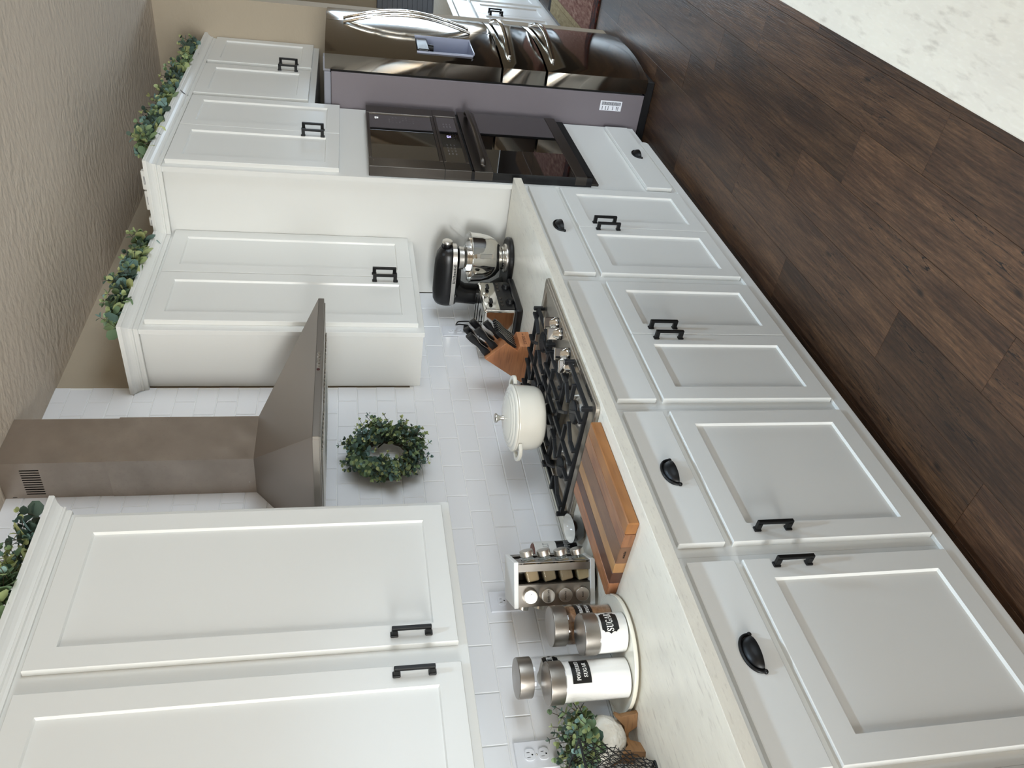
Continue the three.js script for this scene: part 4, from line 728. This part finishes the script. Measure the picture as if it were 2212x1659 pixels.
// --- wreath on the tiles under the hood ---
greenery('wreath', 'round eucalyptus wreath hanging on white tiles below the range hood', 'wreath', undefined, (list, stems) => {
  const c = V(2.138, 1.520, 0.050);
  const ring = []; for (let i = 0; i <= 40; i++) { const a = 2 * Math.PI * i / 40; ring.push([c.x + 0.098 * Math.cos(a), c.y + 0.092 * Math.sin(a), c.z - 0.018 + 0.004 * Math.sin(i * 2.7)]); } stems.push(tube(ring.slice(0, 40), 0.012, 80, 8, true));
  for (let i = 0; i < 190; i++) {
    const a = 2 * Math.PI * i / 190 + rr(-0.05, 0.05), rad = V(Math.cos(a), Math.sin(a), 0), tan = V(-Math.sin(a), Math.cos(a), 0), inn = i % 6 === 0;
    const p = c.clone().addScaledVector(rad, rr(0.070, 0.118)).add(V(0, 0, rr(-0.01, 0.03))), out = inn ? -0.45 : rr(-0.1, 1.25);
    const d = tan.clone().multiplyScalar(rr(0.25, 1)).addScaledVector(rad, out).add(V(0, 0, rr(0.05, 0.95)));
    twig(list, stems, p, d, inn ? rr(0.04, 0.055) : rr(0.048, 0.078) + (i % 29 === 0 ? 0.03 : 0), rr(0.023, 0.033), [0, 1, 4, 0, 2, 5, 4, 1, 3, 0][(i * 7 + (i >> 3)) % 10], 4);
  }
}, 290, (l) => l.c.z + l.sz);
// --- garlands along the cabinet tops ---
function garland(label, x0, x1, z, n, spread, h) {
  greenery('garland', label, 'garland', 'eucalyptus garlands on the cabinet tops', (list, stems) => {
    stems.push(tube(Array.from({ length: 8 }, (_, i) => [x0 + (x1 - x0) * i / 7, 2.492 + 0.004 * Math.sin(i * 2.1), z + 0.012 * Math.sin(i * 1.7)]), 0.006, 40, 6));
    for (let i = 0; i < n; i++) {
      const x = x0 + (x1 - x0) * (i + rnd()) / n, p = V(x, rr(2.486, 2.512), z + rr(-0.035, 0.03)), d = V(rr(-0.8, 0.8), rr(0.0, 0.95), rr(-0.2, 0.9));
      twig(list, stems, p, d, rr(0.05, h), rr(0.034, 0.056), [0, 4, 1, 2, 5, 0, 3, 4, 6, 1][(i * 3 + (i >> 2)) % 10], 3 + (i % 2));
    }
  }, 190, (l) => l.c.z * 2 + l.sz * 6);
}
garland('eucalyptus garland on the foreground wall cabinet left of the hood', 0.78, 1.66, 0.285, 74, 0.05, 0.085);
garland('eucalyptus garland on the wall cabinet between hood and oven cabinet', 2.60, 3.27, 0.285, 64, 0.05, 0.095);
garland('long eucalyptus garland above the oven and refrigerator cabinets', 3.42, 5.02, 0.615, 120, 0.05, 0.090);
// white tags left on the oven cabinet's top
for (const [z0, z1, y, lab] of [[0.496, 0.582, 2.513, 'white printed box on the oven cabinet top, nearest the long garland'], [0.402, 0.490, 2.511, 'white printed box in the middle on the oven cabinet top'], [0.325, 0.366, 2.510, 'small white box on the oven cabinet top beside the short garland']]) {
  const t = thing('battery_box', lab, 'box', [0, 0, 0], 0, 'white boxes on the oven cabinet top'); mesh('case', box(3.336, 3.362, 2.4405, y, z0, z1, 0.003), M.white, t);
  const pr = []; for (let i = 0; i < 4; i++) pr.push(box(3.3350, 3.3362, y - 0.010 - i * 0.004, y - 0.008 - i * 0.004, z0 + (z1 - z0) * 0.3, z0 + (z1 - z0) * 0.72, 0)); mesh('print', join(pr), std({ color: 0x8a8a90, roughness: 0.7 }), t); settle(t);
}
// --- plant in a white bowl on a wooden stand ---
{
  const at = V(0.952, CT, 0.128), st = thing('plant_stand', 'small crossed wooden stand under the white plant bowl', 'plant stand', at.toArray(), 0.5);
  const leg = () => { const g = extr([[-0.075, 0.0], [-0.035, 0.0], [-0.02, 0.022], [0.02, 0.022], [0.035, 0.0], [0.075, 0.0], [0.068, 0.046], [0.076, 0.062], [0.070, 0.064], [0.040, 0.036], [0, 0.030], [-0.040, 0.036], [-0.070, 0.064], [-0.076, 0.062], [-0.068, 0.046]], 0.014, 0.0015); g.translate(0, 0, -0.007); return g; };
  const wm = std({ map: woodTex([0.50, 0.36, 0.22], [0.62, 0.46, 0.30], 9.1, 3, 20, 0.12), roughness: 0.6 });
  mesh('board', leg(), wm, st); const b2 = mesh('board', leg().rotateY(Math.PI / 2), wm, st);
  const pot = thing('plant_bowl', 'white textured ceramic bowl planted with eucalyptus', 'bowl', [at.x, at.y + 0.031, at.z]);
  mesh('bowl', lathe([[0.0001, 0], [0.022, 0.001], [0.042, 0.012], [0.057, 0.032], [0.062, 0.055], [0.060, 0.088], [0.056, 0.100], [0.052, 0.099], [0.056, 0.06], [0.0001, 0.02]], 56), std({ color: 0xe4e0d6, roughness: 0.6, bumpMap: tex(256, 128, (u, v) => clamp01(0.5 + per2(u, v, 26, 18, 3) * 1.6), { srgb: false, size: 1 }), bumpScale: 0.004 }), pot);
  mesh('soil', cyl(0.052, 0.052, 0.008, 32, [0, 0.082, 0]), std({ color: 0x2c2219, roughness: 1 }), pot);
  greenery('eucalyptus_plant', 'bushy green eucalyptus growing from the white bowl', 'plant', undefined, (list, stems) => {
    for (let i = 0; i < 62; i++) { const a = i * 2.4, r = 0.045 * Math.sqrt(rnd()), e = rr(0.1, 1.15); twig(list, stems, V(at.x + r * Math.cos(a), CT + 0.118, at.z + r * Math.sin(a)), V(Math.cos(a) * e, rr(0.5, 1.2), Math.sin(a) * e), rr(0.05, 0.095), rr(0.026, 0.040), [5, 1, 2, 6, 1, 3][i % 6], 4); }
  }, 200, (l) => l.sz);
}
// --- black wire basket with a few things in it ---
{
  const t = thing('wire_basket', 'black wire basket at the bottom edge of the picture', 'basket', [0, 0, 0]);
  const X0 = 0.58, X1 = 0.893, Z0 = 0.03, Z1 = 0.268, Y0 = CT + 0.003, Y1 = 1.110, tp = 0.05, q = [];
  const P = (u, v, s) => s === 'r' ? [X1 - tp * Math.pow(1 - v, 2), Y0 + (Y1 - Y0) * v, Z0 + tp * (1 - v) + (Z1 - Z0 - 2 * tp * (1 - v)) * u] : s === 'f' ? [X0 + tp * (1 - v) + (X1 - X0 - 2 * tp * (1 - v)) * u, Y0 + (Y1 - Y0) * v, Z1 - tp * Math.pow(1 - v, 2)] : s === 'b' ? [X0 + tp * (1 - v) + (X1 - X0 - 2 * tp * (1 - v)) * u, Y0 + (Y1 - Y0) * v, Z0 + tp * Math.pow(1 - v, 2)] : [X0 + tp * Math.pow(1 - v, 2), Y0 + (Y1 - Y0) * v, Z0 + tp * (1 - v) + (Z1 - Z0 - 2 * tp * (1 - v)) * u];
  for (const [s, n] of [['r', 9], ['f', 14], ['b', 5], ['l', 4]]) {
    for (let i = -7; i <= n; i++) for (const sg of [1, -1]) { const L = []; for (let k = 0; k <= 10; k++) { const v = k / 10, u = (sg > 0 ? i + 7 * v : i + 7 - 7 * v) / n; if (u >= 0 && u <= 1) L.push([u, v]); } for (let k = 0; k + 1 < L.length; k++) q.push(rodG(P(...L[k], s), P(...L[k + 1], s), 0.0010, 5)); }
    for (let j = 0; j <= 6; j += s === 'f' ? 1 : 3) for (let k = 0; k < 6; k++) q.push(rodG(P(k / 6, j / 6, s), P((k + 1) / 6, j / 6, s), j % 6 ? 0.0010 : 0.0032, 6));
  }
  for (let i = 0; i <= 8; i++) q.push(rodG([X0 + tp, Y0, Z0 + tp + (Z1 - Z0 - 2 * tp) * i / 8], [X1 - tp, Y0, Z0 + tp + (Z1 - Z0 - 2 * tp) * i / 8], 0.0014, 5));
  mesh('wire_mesh', join(q), M.black, t); settle(t);
  const cl = new THREE.SphereGeometry(1, 28, 18), p = cl.attributes.position; for (let i = 0; i < p.count; i++) { const v = V(p.getX(i), p.getY(i), p.getZ(i)), k = 1 + 0.22 * nz(v.x * 2.2, v.y * 2.2, v.z * 2.2); p.setXYZ(i, v.x * k * 0.085, v.y * k * 0.05, v.z * k * 0.07); } cl.computeVertexNormals(); cl.translate(0.735, CT + 0.062, 0.150);
  solo('folded_cloth', cl, std({ color: 0xd9d7d2, roughness: 0.9 }), 'crumpled white cloth lying inside the wire basket', 'cloth');
  const sc = thing('brush', 'small wooden-backed brush stuck in the wire basket', 'brush', [0.815, CT + 0.135, 0.205], 0.5); mesh('back', rbox(-0.034, 0.034, 0, 0.016, -0.012, 0.012, 0.005), std({ color: 0x8a6a48, roughness: 0.6 }), sc); mesh('bristles', box(-0.03, 0.03, -0.016, 0, -0.010, 0.010, 0.002), M.iron, sc); sc.rotation.z = 0.5;
}
// ================= the room beyond the refrigerator =================
{
  const mk = (label, x0, x1, hs) => { const t = thing('base_cabinet', label, 'cabinet', [0, 0, 0], 0, 'base cabinets in the next room'); mesh('carcass', join(box(x0, x1, 0.1, 0.866, 0.012, 0.622, 0), box(x0, x1, 0, 0.1, 0.012, 0.57, 0)), M.paint, t); mesh('face_frame', box(x0, x1, 0.1, 0.866, 0.622, 0.642, 0.001), M.paint, t);
    const m = (x0 + x1) / 2; drawer(t, x0 + 0.03, x1 - 0.03, 0.722, 0.846, 0.661); door(t, x0 + 0.03, m - 0.0015, 0.12, 0.70, 0.661, m - 0.038, 0.556); door(t, m + 0.0015, x1 - 0.03, 0.12, 0.70, 0.661, m + 0.034, 0.556); settle(t); };
  mk('white base cabinet with two black handles seen past the refrigerator', 5.895, 6.645); mk('white base cabinet beyond the first one past the refrigerator', 6.646, 7.396);
  const c = thing('countertop', 'pale worktop on the cabinets past the refrigerator', 'countertop'); mesh('top_surface', box(5.87, 7.42, 0.867, 0.906, 0.01, 0.682, 0.002), M.counter, c); settle(c);
  const sh = thing('window_shade', 'flat grey ribbed shade on the far end wall', 'shade'); { const p = []; for (let i = 0; i < 12; i++) p.push(box(8.165, 8.1795, 0.795 + i * 0.0476, 0.795 + (i + 1) * 0.0476 - 0.0015, 0.05, 0.62, 0.002)); for (const g of p) mesh('slat', g, std({ color: 0x7e828c, roughness: 0.7 }), sh); mesh('backing', box(8.18, 8.1995, 0.79, 1.37, 0.045, 0.625, 0), std({ color: 0x55585f, roughness: 0.8 }), sh); } settle(sh);
  const rug = thing('area_rug', 'red and beige woven rug on the floor past the refrigerator', 'rug');
  const weave = (a, b, z, sx, sy) => std({ roughness: 1, map: tex(256, 256, (u, v) => { const n = per2(u, v, sx, sy, 3, z), f = per(u, v, 60, 2, z + 4); return mix3(a, b, clamp01(0.5 + n * 2.2 + f * 0.8)); }, { size: 0.5 }), bumpMap: tex(128, 128, (u, v) => clamp01(0.5 + per(u, v, 30, 2) * 1.2), { srgb: false, size: 0.2 }), bumpScale: 0.004 });
  mesh('field', box(5.60, 6.80, 0.0003, 0.011, 0.735, 1.86, 0.003), weave([0.42, 0.24, 0.19], [0.66, 0.52, 0.46], 2, 6, 22), rug);
  mesh('side_border', box(5.480, 5.599, 0.0003, 0.012, 0.60, 1.86, 0.003), weave([0.12, 0.05, 0.04], [0.42, 0.17, 0.10], 5, 14, 9), rug).userData.label = 'dark red woven border';
  mesh('edge_border', join(box(5.60, 6.80, 0.0003, 0.0115, 0.697, 0.7345, 0.002), box(5.60, 6.80, 0.0003, 0.0115, 0.60, 0.694, 0.002)), weave([0.55, 0.48, 0.34], [0.68, 0.61, 0.46], 7, 8, 20), rug).userData.label = 'beige border band';
  mesh('end_binding', box(6.801, 6.88, 0.0003, 0.012, 0.60, 1.86, 0.003), std({ color: 0x1a1210, roughness: 1 }), rug); settle(rug);
}
renderer.render(scene, camera);
